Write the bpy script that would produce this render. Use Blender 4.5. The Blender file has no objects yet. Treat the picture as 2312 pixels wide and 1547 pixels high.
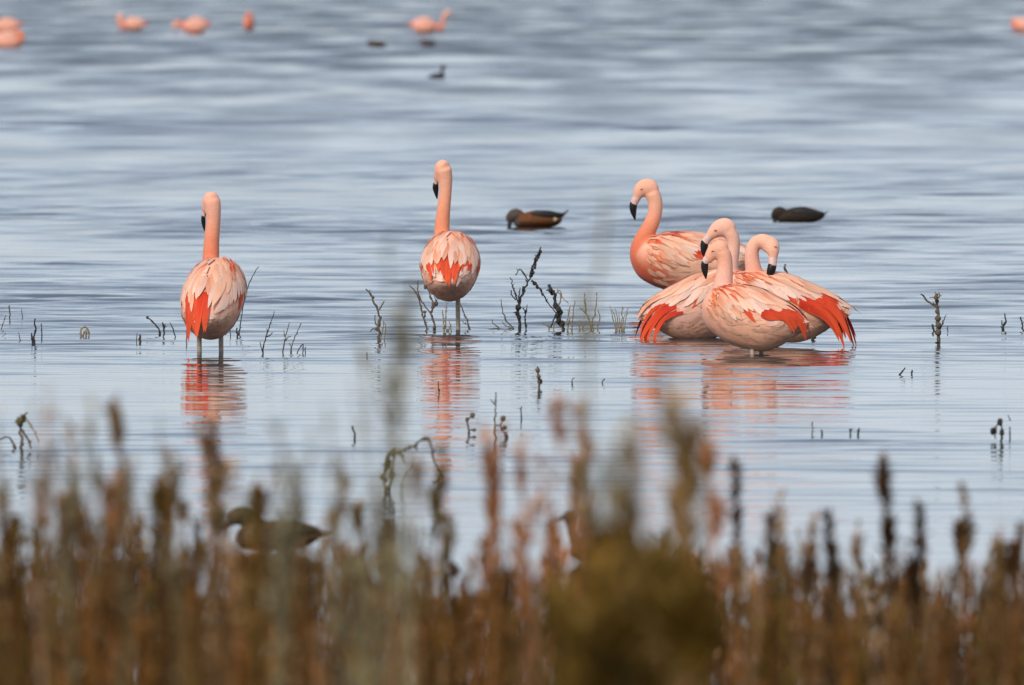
import bpy, bmesh, math, random
import numpy as np
from mathutils import Vector, Matrix

R = math.radians
scene = bpy.context.scene
col = scene.collection

# ------------------------------------------------------------------ camera
CAM_H = 1.97                 # metres above the water
FPX = 400.0 / 36.0 * 2312.0  # focal length in photo pixels
HORIZON = -150.0             # photo row of the horizon (above the frame)
PITCH = math.atan((773.5 - HORIZON) / FPX)
cam_data = bpy.data.cameras.new('camera')
cam_data.lens = 400.0
cam_data.sensor_width = 36.0
cam_data.clip_start = 0.5
cam_data.clip_end = 40000.0
cam_data.dof.use_dof = True
cam_data.dof.focus_distance = 54.0
cam_data.dof.aperture_fstop = 7.2
cam_data.dof.aperture_blades = 9
cam = bpy.data.objects.new('camera', cam_data)
cam.location = (0, 0, CAM_H)
cam.rotation_euler = (math.pi / 2 - PITCH, 0, 0)
col.objects.link(cam)
scene.camera = cam

# ------------------------------------------------------------------ sky, sun, exposure
SUN_EL, SUN_AZ = 38.0, 208.0      # azimuth clockwise from +Y: behind the camera, a little left
world = bpy.data.worlds.new('World')
scene.world = world
world.use_nodes = True
wn, wl = world.node_tree.nodes, world.node_tree.links
wn.clear()
def wnode(t, **kw):
    n = wn.new(t)
    for k, v in kw.items():
        setattr(n, k, v)
    return n
w_out = wnode('ShaderNodeOutputWorld')
w_bg = wnode('ShaderNodeBackground')
w_bg.inputs['Strength'].default_value = 0.12
w_sky = wnode('ShaderNodeTexSky', sky_type='NISHITA', sun_disc=False)
w_sky.sun_elevation = R(SUN_EL)
w_sky.sun_rotation = R(SUN_AZ)
w_sky.air_density = 1.0
w_sky.dust_density = 1.0
w_tc = wnode('ShaderNodeTexCoord')
w_sep = wnode('ShaderNodeSeparateXYZ')
wl.new(w_tc.outputs['Generated'], w_sep.inputs[0])
w_max = wnode('ShaderNodeMath', operation='MAXIMUM'); w_max.inputs[1].default_value = 0.0
w_add = wnode('ShaderNodeMath', operation='ADD'); w_add.inputs[1].default_value = 0.10
wl.new(w_sep.outputs['Z'], w_max.inputs[0]); wl.new(w_max.outputs[0], w_add.inputs[0])
w_comb = wnode('ShaderNodeCombineXYZ')
for ax in 'XY':
    dv = wnode('ShaderNodeMath', operation='DIVIDE')
    wl.new(w_sep.outputs[ax], dv.inputs[0]); wl.new(w_add.outputs[0], dv.inputs[1])
    wl.new(dv.outputs[0], w_comb.inputs[ax])
w_n1 = wnode('ShaderNodeTexNoise'); w_n1.inputs['Scale'].default_value = 1.1
w_n1.inputs['Detail'].default_value = 7; w_n1.inputs['Roughness'].default_value = 0.55
wl.new(w_comb.outputs[0], w_n1.inputs['Vector'])
w_r1 = wnode('ShaderNodeMapRange'); w_r1.interpolation_type = 'SMOOTHSTEP'
for i, v in enumerate((0.36, 0.64, 0.55, 0.92)):
    w_r1.inputs[1 + i].default_value = v
wl.new(w_n1.outputs['Fac'], w_r1.inputs[0])
w_n2 = wnode('ShaderNodeTexNoise'); w_n2.inputs['Scale'].default_value = 2.3
w_n2.inputs['Detail'].default_value = 5
wl.new(w_comb.outputs[0], w_n2.inputs['Vector'])
w_cc = wnode('ShaderNodeMix', data_type='RGBA')
w_el = wnode('ShaderNodeMapRange'); w_el.interpolation_type = 'SMOOTHSTEP'   # cloud colour brightest at the horizon, darker and bluer higher up
for i, v in enumerate((0.02, 0.34, 0.0, 1.0)):
    w_el.inputs[1 + i].default_value = v
wl.new(w_sep.outputs['Z'], w_el.inputs[0])
for slot, lo, hi in ((6, (4.3, 4.9, 6.1, 1), (2.5, 3.2, 4.6, 1)), (7, (5.6, 6.1, 7.0, 1), (4.9, 5.5, 6.5, 1))):   # grey-blue base, bright cloud
    g_ = wnode('ShaderNodeMix', data_type='RGBA')
    g_.inputs[6].default_value = lo; g_.inputs[7].default_value = hi
    wl.new(w_el.outputs[0], g_.inputs[0]); wl.new(g_.outputs[2], w_cc.inputs[slot])
w_r2 = wnode('ShaderNodeMapRange')
for i, v in enumerate((0.35, 0.65, 0.0, 1.0)):
    w_r2.inputs[1 + i].default_value = v
wl.new(w_n2.outputs['Fac'], w_r2.inputs[0]); wl.new(w_r2.outputs[0], w_cc.inputs[0])
w_mix = wnode('ShaderNodeMix', data_type='RGBA')
wl.new(w_r1.outputs[0], w_mix.inputs[0])
wl.new(w_sky.outputs[0], w_mix.inputs[6]); wl.new(w_cc.outputs[2], w_mix.inputs[7])
wl.new(w_mix.outputs[2], w_bg.inputs['Color'])
wl.new(w_bg.outputs[0], w_out.inputs['Surface'])

sun_data = bpy.data.lights.new('sun', 'SUN')
sun_data.energy = 2.3
sun_data.angle = R(16)
sun_data.color = (1.0, 0.95, 0.88)
sun = bpy.data.objects.new('sun', sun_data)
sdir = Vector((math.sin(R(SUN_AZ)) * math.cos(R(SUN_EL)), math.cos(R(SUN_AZ)) * math.cos(R(SUN_EL)), math.sin(R(SUN_EL))))
sun.rotation_euler = (-sdir).to_track_quat('-Z', 'Y').to_euler()
sun.location = sdir * 60
col.objects.link(sun)

vs = scene.view_settings
vs.view_transform = 'Standard'
vs.look = 'None'
vs.exposure = 0.26
vs.gamma = 1.0
scene.render.engine = 'CYCLES'
scene.cycles.use_denoising = True
scene.cycles.max_bounces = 6
scene.cycles.caustics_reflective = True
scene.cycles.blur_glossy = 0.5
scene.cycles.caustics_refractive = False
scene.cycles.sample_clamp_indirect = 6.0

# ------------------------------------------------------------------ helpers
def P(px, py, d):
    """photo pixel -> point at distance d (along +Y)"""
    x = (px - 1156.0) / FPX
    v = -(py - 773.5) / FPX
    c, s = math.cos(PITCH), math.sin(PITCH)
    dy = c + v * s
    dz = -s + v * c
    return np.array([x * d / dy, d, CAM_H + dz * d / dy])

def dist(py):
    """distance of the water surface seen at row py"""
    v = -(py - 773.5) / FPX
    c, s = math.cos(PITCH), math.sin(PITCH)
    return CAM_H * (c + v * s) / (s - v * c)

def tag(o, label=None, cat=None, group=None, kind=None):
    if label: o['label'] = label
    if cat: o['category'] = cat
    if group: o['group'] = group
    if kind: o['kind'] = kind
    return o

def empty(name, loc):
    o = bpy.data.objects.new(name, None)
    o.location = loc
    o.empty_display_size = 0.05
    col.objects.link(o)
    return o

def mesh_obj(name, verts, faces, mat, parent=None, origin=(0, 0, 0), smooth=True, colors=None, uvs=None):
    """verts in world space; origin is subtracted (the root's location)"""
    v = np.asarray(verts, dtype=float).reshape(-1, 3) - np.asarray(origin, dtype=float)
    me = bpy.data.meshes.new(name)
    me.from_pydata(v.tolist(), [], faces)
    if smooth:
        me.polygons.foreach_set('use_smooth', [True] * len(me.polygons))
    if colors is not None:
        at = me.color_attributes.new('Col', 'FLOAT_COLOR', 'POINT')
        c = np.ones((len(v), 4)); c[:, :3] = colors
        at.data.foreach_set('color', c.ravel())
    if uvs is not None:
        uvl = me.uv_layers.new(name='UVMap')
        li = np.empty(len(me.loops), dtype=np.int32)
        me.loops.foreach_get('vertex_index', li)
        uvl.data.foreach_set('uv', np.asarray(uvs, dtype=float)[li].ravel())
    me.materials.append(mat)
    me.update()
    o = bpy.data.objects.new(name, me)
    col.objects.link(o)
    if parent is not None:
        o.parent = parent
    return o

def catmull(pts, n):
    """resample a list of tuples smoothly"""
    p = np.asarray(pts, dtype=float)
    k = len(p)
    if k < 3:
        t = np.linspace(0, 1, n)[:, None]
        return p[0] * (1 - t) + p[-1] * t
    seg = np.linalg.norm(np.diff(p[:, :3], axis=0), axis=1)
    u = np.concatenate([[0], np.cumsum(np.maximum(seg, 1e-6))])
    out = []
    for q in np.linspace(0, u[-1], n):
        i = min(max(np.searchsorted(u, q, side='right') - 1, 0), k - 2)
        t = (q - u[i]) / (u[i + 1] - u[i])
        p1, p2 = p[i], p[i + 1]
        m1 = (p2 - (p[i - 1] if i > 0 else p1)) / (u[i + 1] - (u[i - 1] if i > 0 else u[i])) * (u[i + 1] - u[i])
        m2 = ((p[i + 2] if i + 2 < k else p2) - p1) / ((u[i + 2] if i + 2 < k else u[i + 1]) - u[i]) * (u[i + 1] - u[i])
        t2, t3 = t * t, t * t * t
        out.append((2*t3 - 3*t2 + 1) * p1 + (t3 - 2*t2 + t) * m1 + (-2*t3 + 3*t2) * p2 + (t3 - t2) * m2)
    return np.array(out)

def loft(centers, rn, rb, nseg=16, ref=(0, 1, 0), cap=True):
    """closed loft: at each centre an ellipse; rb along the axis nearest ref, rn along the other"""
    c = np.asarray(centers, dtype=float)
    n = len(c)
    T = np.gradient(c, axis=0)
    T /= np.linalg.norm(T, axis=1)[:, None] + 1e-12
    ref = np.asarray(ref, dtype=float)
    verts, faces = [], []
    for i in range(n):
        b = ref - T[i] * np.dot(ref, T[i])
        if np.linalg.norm(b) < 0.2:
            b = np.array([1.0, 0, 0]) - T[i] * T[i][0]
        b /= np.linalg.norm(b)
        nn = np.cross(T[i], b)
        for j in range(nseg):
            a = 2 * math.pi * j / nseg
            verts.append(c[i] + nn * rn[i] * math.cos(a) + b * rb[i] * math.sin(a))
    for i in range(n - 1):
        for j in range(nseg):
            j2 = (j + 1) % nseg
            faces.append((i*nseg + j, i*nseg + j2, (i+1)*nseg + j2, (i+1)*nseg + j))
    if cap:
        a = len(verts); verts.append(c[0] - T[0] * min(rn[0], rb[0]) * 0.5)
        b_ = len(verts); verts.append(c[-1] + T[-1] * min(rn[-1], rb[-1]) * 0.5)
        for j in range(nseg):
            j2 = (j + 1) % nseg
            faces.append((j2, j, a))
            faces.append(((n-1)*nseg + j, (n-1)*nseg + j2, b_))
    return verts, faces

def join(parts):
    V, F = [], []
    for v, f in parts:
        k = len(V)
        V.extend(v)
        F.extend([tuple(i + k for i in q) for q in f])
    return V, F

def tube(pts, r0, r1, nseg=5, n=None):
    p = catmull(pts, n or max(4, 3 * len(pts)))
    r = np.linspace(r0, r1, len(p))
    return loft(p, r, r, nseg)

def blob(c, rx, ry, rz, seg=8, rings=5, rng=None):
    V, F = [], []
    V.append((c[0], c[1], c[2] + rz))
    for i in range(1, rings):
        a = math.pi * i / rings
        for j in range(seg):
            b = 2 * math.pi * j / seg
            k = 1.0 if rng is None else 1 + rng.uniform(-.25, .25)
            V.append((c[0] + rx*k*math.sin(a)*math.cos(b), c[1] + ry*k*math.sin(a)*math.sin(b), c[2] + rz*math.cos(a)))
    V.append((c[0], c[1], c[2] - rz))
    for j in range(seg):
        F.append((0, 1 + j, 1 + (j+1) % seg))
        for i in range(rings - 2):
            F.append((1 + i*seg + j, 1 + (i+1)*seg + j, 1 + (i+1)*seg + (j+1) % seg, 1 + i*seg + (j+1) % seg))
        F.append((len(V)-1, 1 + (rings-2)*seg + (j+1) % seg, 1 + (rings-2)*seg + j))
    return [np.array(v) for v in V], F

def fuse(V, F, voxel, smooth):
    """one continuous skin from overlapping closed shapes -> (verts, faces)"""
    me = bpy.data.meshes.new('tmp')
    me.from_pydata([tuple(map(float, v)) for v in V], [], F)
    o = bpy.data.objects.new('tmp', me)
    col.objects.link(o)
    bm = bmesh.new(); bm.from_mesh(me)
    bmesh.ops.recalc_face_normals(bm, faces=bm.faces)
    bm.to_mesh(me); bm.free()
    m = o.modifiers.new('r', 'REMESH'); m.mode = 'VOXEL'; m.voxel_size = voxel
    s = o.modifiers.new('s', 'SMOOTH'); s.factor = 0.5; s.iterations = smooth
    dg = bpy.context.evaluated_depsgraph_get(); dg.update()
    em = o.evaluated_get(dg).to_mesh()
    nv = len(em.vertices)
    vv = np.empty(nv * 3); em.vertices.foreach_get('co', vv)
    ff = [tuple(p.vertices) for p in em.polygons]
    o.evaluated_get(dg).to_mesh_clear()
    bpy.data.objects.remove(o); bpy.data.meshes.remove(me)
    return vv.reshape(-1, 3), ff

# ------------------------------------------------------------------ materials
def mat_new(name):
    m = bpy.data.materials.new(name); m.use_nodes = True
    nt = m.node_tree
    return m, nt, nt.nodes, nt.links, nt.nodes['Principled BSDF']

def mat_plain(name, rgb, rough=0.6, spec=0.3, noise=0.25, scale=60.0, bump=0.0, attr=False, sheen=0.0, objrand=0.0):
    m, nt, N, L, b = mat_new(name)
    b.inputs['Roughness'].default_value = rough
    b.inputs['Specular IOR Level'].default_value = spec
    if sheen:
        b.inputs['Sheen Weight'].default_value = sheen
        b.inputs['Sheen Roughness'].default_value = 0.5
    tc = N.new('ShaderNodeTexCoord')
    nz = N.new('ShaderNodeTexNoise'); nz.inputs['Scale'].default_value = scale
    nz.inputs['Detail'].default_value = 4
    L.new(tc.outputs['Object'], nz.inputs['Vector'])
    mr = N.new('ShaderNodeMapRange')
    for i, v in enumerate((0.3, 0.7, 1 - noise, 1 + noise)):
        mr.inputs[1 + i].default_value = v
    L.new(nz.outputs['Fac'], mr.inputs[0])
    mul = N.new('ShaderNodeVectorMath'); mul.operation = 'SCALE'
    if attr:
        a = N.new('ShaderNodeAttribute'); a.attribute_name = 'Col'
        L.new(a.outputs['Color'], mul.inputs[0])
    else:
        mul.inputs[0].default_value = rgb
    src = mr.outputs[0]
    if objrand:
        oi = N.new('ShaderNodeObjectInfo')
        m2 = N.new('ShaderNodeMapRange')
        m2.inputs[3].default_value = 1 - objrand; m2.inputs[4].default_value = 1 + objrand
        L.new(oi.outputs['Random'], m2.inputs[0])
        mm = N.new('ShaderNodeMath'); mm.operation = 'MULTIPLY'
        L.new(src, mm.inputs[0]); L.new(m2.outputs[0], mm.inputs[1]); src = mm.outputs[0]
    L.new(src, mul.inputs['Scale'])
    L.new(mul.outputs[0], b.inputs['Base Color'])
    if bump:
        bp = N.new('ShaderNodeBump'); bp.inputs['Strength'].default_value = bump
        bp.inputs['Distance'].default_value = 0.004
        L.new(nz.outputs['Fac'], bp.inputs['Height']); L.new(bp.outputs[0], b.inputs['Normal'])
    return m

def mat_feather(name, base, tip, rough=0.65):
    """vane colour runs from base to tip; barbs as fine relief; each feather a little different"""
    m, nt, N, L, b = mat_new(name)
    b.inputs['Roughness'].default_value = rough
    b.inputs['Specular IOR Level'].default_value = 0.2
    uv = N.new('ShaderNodeUVMap')
    sp = N.new('ShaderNodeSeparateXYZ'); L.new(uv.outputs[0], sp.inputs[0])
    oi = N.new('ShaderNodeObjectInfo')
    nz = N.new('ShaderNodeTexNoise'); nz.noise_dimensions = '4D'
    nz.inputs['Scale'].default_value = 3.0; nz.inputs['Detail'].default_value = 3
    L.new(uv.outputs[0], nz.inputs['Vector'])
    wm = N.new('ShaderNodeMath'); wm.operation = 'MULTIPLY'; wm.inputs[1].default_value = 40
    L.new(oi.outputs['Random'], wm.inputs[0]); L.new(wm.outputs[0], nz.inputs['W'])
    ad = N.new('ShaderNodeMath'); ad.operation = 'ADD'
    sc = N.new('ShaderNodeMath'); sc.operation = 'MULTIPLY_ADD'; sc.inputs[1].default_value = 0.9; sc.inputs[2].default_value = -0.45
    L.new(nz.outputs['Fac'], sc.inputs[0])
    L.new(sp.outputs['Y'], ad.inputs[0]); L.new(sc.outputs[0], ad.inputs[1])
    cr = N.new('ShaderNodeMix'); cr.data_type = 'RGBA'
    cr.inputs[6].default_value = (*base, 1); cr.inputs[7].default_value = (*tip, 1)
    cl = N.new('ShaderNodeClamp'); L.new(ad.outputs[0], cl.inputs[0]); L.new(cl.outputs[0], cr.inputs[0])
    m2 = N.new('ShaderNodeMapRange'); m2.inputs[3].default_value = 0.80; m2.inputs[4].default_value = 1.08
    L.new(oi.outputs['Random'], m2.inputs[0])
    mul = N.new('ShaderNodeVectorMath'); mul.operation = 'SCALE'
    L.new(cr.outputs[2], mul.inputs[0]); L.new(m2.outputs[0], mul.inputs['Scale'])
    L.new(mul.outputs[0], b.inputs['Base Color'])
    # barbs: diagonal lines either side of the shaft
    ab = N.new('ShaderNodeMath'); ab.operation = 'SUBTRACT'; ab.inputs[1].default_value = 0.5
    L.new(sp.outputs['X'], ab.inputs[0])
    ab2 = N.new('ShaderNodeMath'); ab2.operation = 'ABSOLUTE'; L.new(ab.outputs[0], ab2.inputs[0])
    df = N.new('ShaderNodeMath'); df.operation = 'SUBTRACT'
    L.new(sp.outputs['Y'], df.inputs[0]); L.new(ab2.outputs[0], df.inputs[1])
    wv = N.new('ShaderNodeMath'); wv.operation = 'MULTIPLY'; wv.inputs[1].default_value = 90
    L.new(df.outputs[0], wv.inputs[0])
    si = N.new('ShaderNodeMath'); si.operation = 'SINE'; L.new(wv.outputs[0], si.inputs[0])
    bp = N.new('ShaderNodeBump'); bp.inputs['Strength'].default_value = 0.35; bp.inputs['Distance'].default_value = 0.001
    L.new(si.outputs[0], bp.inputs['Height']); L.new(bp.outputs[0], b.inputs['Normal'])
    # thin vanes let some light through
    tr = N.new('ShaderNodeBsdfTranslucent'); L.new(mul.outputs[0], tr.inputs['Color'])
    ms = N.new('ShaderNodeMixShader'); ms.inputs[0].default_value = 0.07
    L.new(b.outputs[0], ms.inputs[1]); L.new(tr.outputs[0], ms.inputs[2])
    L.new(ms.outputs[0], N['Material Output'].inputs['Surface'])
    return m

M = {}
M['plumage'] = mat_plain('plumage', (1, 1, 1), rough=0.75, spec=0.15, noise=0.08, scale=120, bump=0.35, attr=True, sheen=0.15)
M['f_pale'] = mat_feather('pale_feather', (0.90, 0.39, 0.22), (0.96, 0.57, 0.38))
M['f_white'] = mat_feather('whitish_feather', (0.90, 0.46, 0.31), (0.95, 0.66, 0.52))
M['f_salmon'] = mat_feather('salmon_feather', (0.84, 0.26, 0.12), (0.92, 0.46, 0.29))
M['f_orange'] = mat_feather('orange_feather', (0.78, 0.14, 0.045), (0.86, 0.27, 0.12))
M['f_red'] = mat_feather('red_feather', (0.64, 0.034, 0.011), (0.90, 0.115, 0.034))
M['f_flank'] = mat_feather('flank_feather', (0.86, 0.40, 0.24), (0.92, 0.52, 0.35))
M['f_dark'] = mat_feather('dark_feather', (0.03, 0.022, 0.02), (0.06, 0.04, 0.03))
M['bill_pale'] = mat_plain('bill_pale', (0.72, 0.46, 0.38), rough=0.45, noise=0.12)
M['bill_black'] = mat_plain('bill_black', (0.012, 0.010, 0.010), rough=0.4, noise=0.2)
M['eye'] = mat_plain('eye', (0.42, 0.17, 0.11), rough=0.3)
M['leg'] = mat_plain('leg', (0.42, 0.33, 0.24), rough=0.5, noise=0.3, scale=90)
M['knee'] = mat_plain('knee', (0.55, 0.20, 0.15), rough=0.5)
M['duck'] = mat_plain('duck_plumage', (1, 1, 1), rough=0.7, spec=0.2, noise=0.35, scale=70, bump=0.5, attr=True)
M['duck_bill'] = mat_plain('duck_bill', (0.02, 0.022, 0.024), rough=0.45)
M['twig_dark'] = mat_plain('dark_twig_bark', (0.035, 0.030, 0.025), rough=0.8, noise=0.4, scale=120)
M['twig_brown'] = mat_plain('brown_twig_bark', (0.12, 0.085, 0.055), rough=0.8, noise=0.4, scale=120)
M['twig_tan'] = mat_plain('tan_twig', (0.26, 0.19, 0.10), rough=0.8, noise=0.35, scale=120)
M['twig_olive'] = mat_plain('olive_twig', (0.085, 0.068, 0.025), rough=0.7, noise=0.35, scale=120)
M['marsh'] = mat_plain('marsh_grass', (1, 1, 1), rough=0.75, spec=0.2, noise=0.25, scale=25, attr=True)

# ------------------------------------------------------------------ water
def build_water():
    rng = np.random.default_rng(5)
    d, rows = 21.0, []
    while d < 900:
        rows.append(d)
        d += 0.045 * (d / 62.0) ** 1.9 if d > 62 else (0.045 if d < 36 or d > 57 else 0.030)
    while d < 16000:
        rows.append(d); d *= 1.25
    rows = np.array(rows + [16000.0])
    dy = np.gradient(rows)
    nc = 131
    u = np.linspace(-1, 1, nc)
    skirt = np.array([1.25, 1.7, 2.6, 5.0, 12.0, 40.0])
    u = np.concatenate([-skirt[::-1], u, skirt])
    W = 3.0 + 0.075 * rows
    X = W[:, None] * u[None, :]
    Y = np.repeat(rows[:, None], len(u), axis=1)
    Z = np.zeros_like(X)
    # calmer and livelier patches of water (metres)
    def patch(seed, sx, sy, n=14):
        g = np.random.default_rng(seed)
        a = np.zeros_like(X)
        for _ in range(n):
            kx, ky = g.normal(0, 1 / sx), g.normal(0, 1 / sy)
            a += np.sin(kx * X + ky * Y + g.uniform(0, 6.28))
        return a / math.sqrt(n / 2)
    amp = 1.0 + 0.26 * patch(3, 1.6, 1.3) + 0.16 * patch(9, 7.0, 5.0)
    amp = np.clip(amp, 0.3, 2.0)
    amp *= np.clip((Y - 33.0) / 8.0, 0.10, 1.0)            # sheltered by the reeds near the shore
    amp *= 1.0 + 0.5 * np.clip((Y - 58.0) / 60.0, 0, 1)    # breezier out in the open
    near = np.clip((Y - 45.0) / 14.0, 0.10, 1.0)
    out = np.clip((Y - 56.0) / 50.0, 0, 1)
    mod = patch(21, 0.8, 0.9)
    for k in range(120):
        lam = 0.17 * (1.5 / 0.17) ** rng.uniform(0, 1)
        th = rng.normal(0, 0.30)
        slope, w8 = 0.0085, near
        if 60 <= k < 74:  # long-crested wavelets with steep fronts
            lam = rng.uniform(0.20, 0.50); th = rng.normal(0.01, 0.09); slope, w8 = 0.10, 1.0
        if k >= 74:      # longer chop in the open
            lam = 1.0 * (3.4 / 1.0) ** rng.uniform(0, 1); th = rng.normal(0, 0.45); slope, w8 = 0.0050, out
        kk = 2 * math.pi / lam
        if k < 60: slope *= (lam / 0.4) ** (0.15 if lam < 0.4 else -0.45)
        a = slope / kk
        fade = np.clip(lam / (2.6 * dy) - 0.9, 0, 1)[:, None]
        fx = np.clip(lam / (1.8 * np.abs(math.sin(th)) * (W * 2 / (nc - 1)) + 1e-6) - 0.8, 0, 1)[:, None]
        ph = kk * (math.cos(th) * Y + math.sin(th) * X) + rng.uniform(0, 6.28)
        if 60 <= k < 74:
            g = np.clip(-0.30 + 0.9 * np.sin(rng.normal(0, 2.2) * X + rng.normal(0, 1.6) * Y + rng.uniform(0, 6.28)), 0, 1)
            Z += fade * fx * np.clip((Y - 36) / 16, .35, 1) * a * 1.2 * g * (0.5 + 0.5 * np.sin(ph)) ** 4
        else:
            Z += fade * fx * w8 * a * np.sin(ph)
    inside = (np.abs(u) <= 1.0)[None, :]
    Z = np.where(inside, Z * amp, Z * amp * 0.3)
    Z[:, :5] = 0; Z[:, -5:] = 0
    V = np.stack([X, Y, Z], -1).reshape(-1, 3)
    n, m = len(rows), len(u)
    idx = np.arange(n * m).reshape(n, m)
    F = np.stack([idx[:-1, :-1], idx[:-1, 1:], idx[1:, 1:], idx[1:, :-1]], -1).reshape(-1, 4)
    me = bpy.data.meshes.new('water')
    me.vertices.add(len(V)); me.vertices.foreach_set('co', V.ravel())
    me.loops.add(F.size); me.loops.foreach_set('vertex_index', F.ravel().astype(np.int32))
    me.polygons.add(len(F)); me.polygons.foreach_set('loop_start', np.arange(0, F.size, 4, dtype=np.int32))
    me.polygons.foreach_set('use_smooth', np.ones(len(F), dtype=bool))
    me.update(calc_edges=True)
    mt, nt, N, L, b = mat_new('lake_water')
    b.inputs['IOR'].default_value = 1.333
    b.inputs['Roughness'].default_value = 0.03
    tc = N.new('ShaderNodeTexCoord')
    mp = N.new('ShaderNodeMapping'); mp.inputs['Scale'].default_value = (0.45, 1.0, 1.0)
    L.new(tc.outputs['Object'], mp.inputs['Vector'])
    nz = N.new('ShaderNodeTexNoise'); nz.inputs['Scale'].default_value = 9.0; nz.inputs['Detail'].default_value = 3
    L.new(mp.outputs[0], nz.inputs['Vector'])
    bp = N.new('ShaderNodeBump'); bp.inputs['Strength'].default_value = 0.10; bp.inputs['Distance'].default_value = 0.012
    L.new(nz.outputs['Fac'], bp.inputs['Height']); L.new(bp.outputs[0], b.inputs['Normal'])
    # the ripples too small to model far out: a rougher mirror, in wind patches
    mp2 = N.new('ShaderNodeMapping'); mp2.inputs['Scale'].default_value = (0.55, 0.11, 1.0)
    L.new(tc.outputs['Object'], mp2.inputs['Vector'])
    n2 = N.new('ShaderNodeTexNoise'); n2.inputs['Scale'].default_value = 1.0; n2.inputs['Detail'].default_value = 4
    L.new(mp2.outputs[0], n2.inputs['Vector'])
    sp = N.new('ShaderNodeSeparateXYZ'); L.new(tc.outputs['Object'], sp.inputs[0])
    md = N.new('ShaderNodeMapRange')
    for i, v in enumerate((55.0, 200.0, 0.0, 1.0)):
        md.inputs[1 + i].default_value = v
    L.new(sp.outputs['Y'], md.inputs[0])
    m3 = N.new('ShaderNodeMapRange')
    for i, v in enumerate((0.35, 0.65, 0.06, 0.42)):
        m3.inputs[1 + i].default_value = v
    L.new(n2.outputs['Fac'], m3.inputs[0])
    mm = N.new('ShaderNodeMath'); mm.operation = 'MULTIPLY_ADD'; mm.inputs[2].default_value = 0.03
    L.new(md.outputs[0], mm.inputs[0]); L.new(m3.outputs[0], mm.inputs[1])
    L.new(mm.outputs[0], b.inputs['Roughness'])
    n4 = N.new('ShaderNodeTexNoise'); n4.inputs['Scale'].default_value = 0.3
    L.new(tc.outputs['Object'], n4.inputs['Vector'])
    mx = N.new('ShaderNodeMix'); mx.data_type = 'RGBA'
    mx.inputs[6].default_value = (0.020, 0.028, 0.034, 1); mx.inputs[7].default_value = (0.035, 0.042, 0.042, 1)
    L.new(n4.outputs['Fac'], mx.inputs[0]); L.new(mx.outputs[2], b.inputs['Base Color'])
    me.materials.append(mt)
    o = bpy.data.objects.new('water', me); col.objects.link(o)
    tag(o, kind='structure', label='rippled blue-grey lake water reaching to the horizon')
    return o
build_water()

def bank_z(x, y):
    return 0.42 * (1 - y / 29.0) ** 1.0 if y < 29 else -0.05 * (y - 29)

def build_bank():
    ys = np.concatenate([np.array([-400, -150, -60, -20, 0, 8]), np.arange(12, 34.1, 0.5)])
    xs = np.concatenate([np.array([-600, -200, -60, -20]), np.arange(-8, 8.1, 0.5), np.array([20, 60, 200, 600])])
    g = np.random.default_rng(2)
    V, F = [], []
    for y in ys:
        for x in xs:
            z = min(bank_z(x, max(y, 0)), 0.42) + (0.03 * math.sin(x * 1.7 + y) + g.uniform(-.02, .02))
            V.append((x, y, z))
    m = len(xs)
    for i in range(len(ys) - 1):
        for j in range(m - 1):
            F.append((i*m + j, i*m + j + 1, (i+1)*m + j + 1, (i+1)*m + j))
    mt = mat_plain('bank_soil', (0.075, 0.045, 0.022), rough=0.9, noise=0.5, scale=3.0, bump=0.5)
    o = mesh_obj('bank', V, F, mt)
    tag(o, kind='structure', label='brown muddy shore under the marsh plants')
build_bank()

# ------------------------------------------------------------------ flamingos
# generic body: station x (forward), centre z, half height, half width, in metres
BODY = np.array([
    (0.285, 0.005, 0.012, 0.012), (0.270, 0.005, 0.055, 0.050), (0.235, 0.004, 0.098, 0.088),
    (0.17, 0.003, 0.130, 0.118), (0.08, 0.0, 0.150, 0.137), (-0.02, 0.0, 0.152, 0.141), (-0.11, -0.004, 0.137, 0.130),
    (-0.185, 0.008, 0.108, 0.108), (-0.235, 0.024, 0.076, 0.082), (-0.275, 0.036, 0.046, 0.056), (-0.302, 0.043, 0.022, 0.032), (-0.312, 0.045, 0.007, 0.010)])
S_ST = np.linspace(0, 1, len(BODY))
_bt = catmull(BODY, 81)
S_FINE = np.linspace(0, 1, 81)

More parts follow.
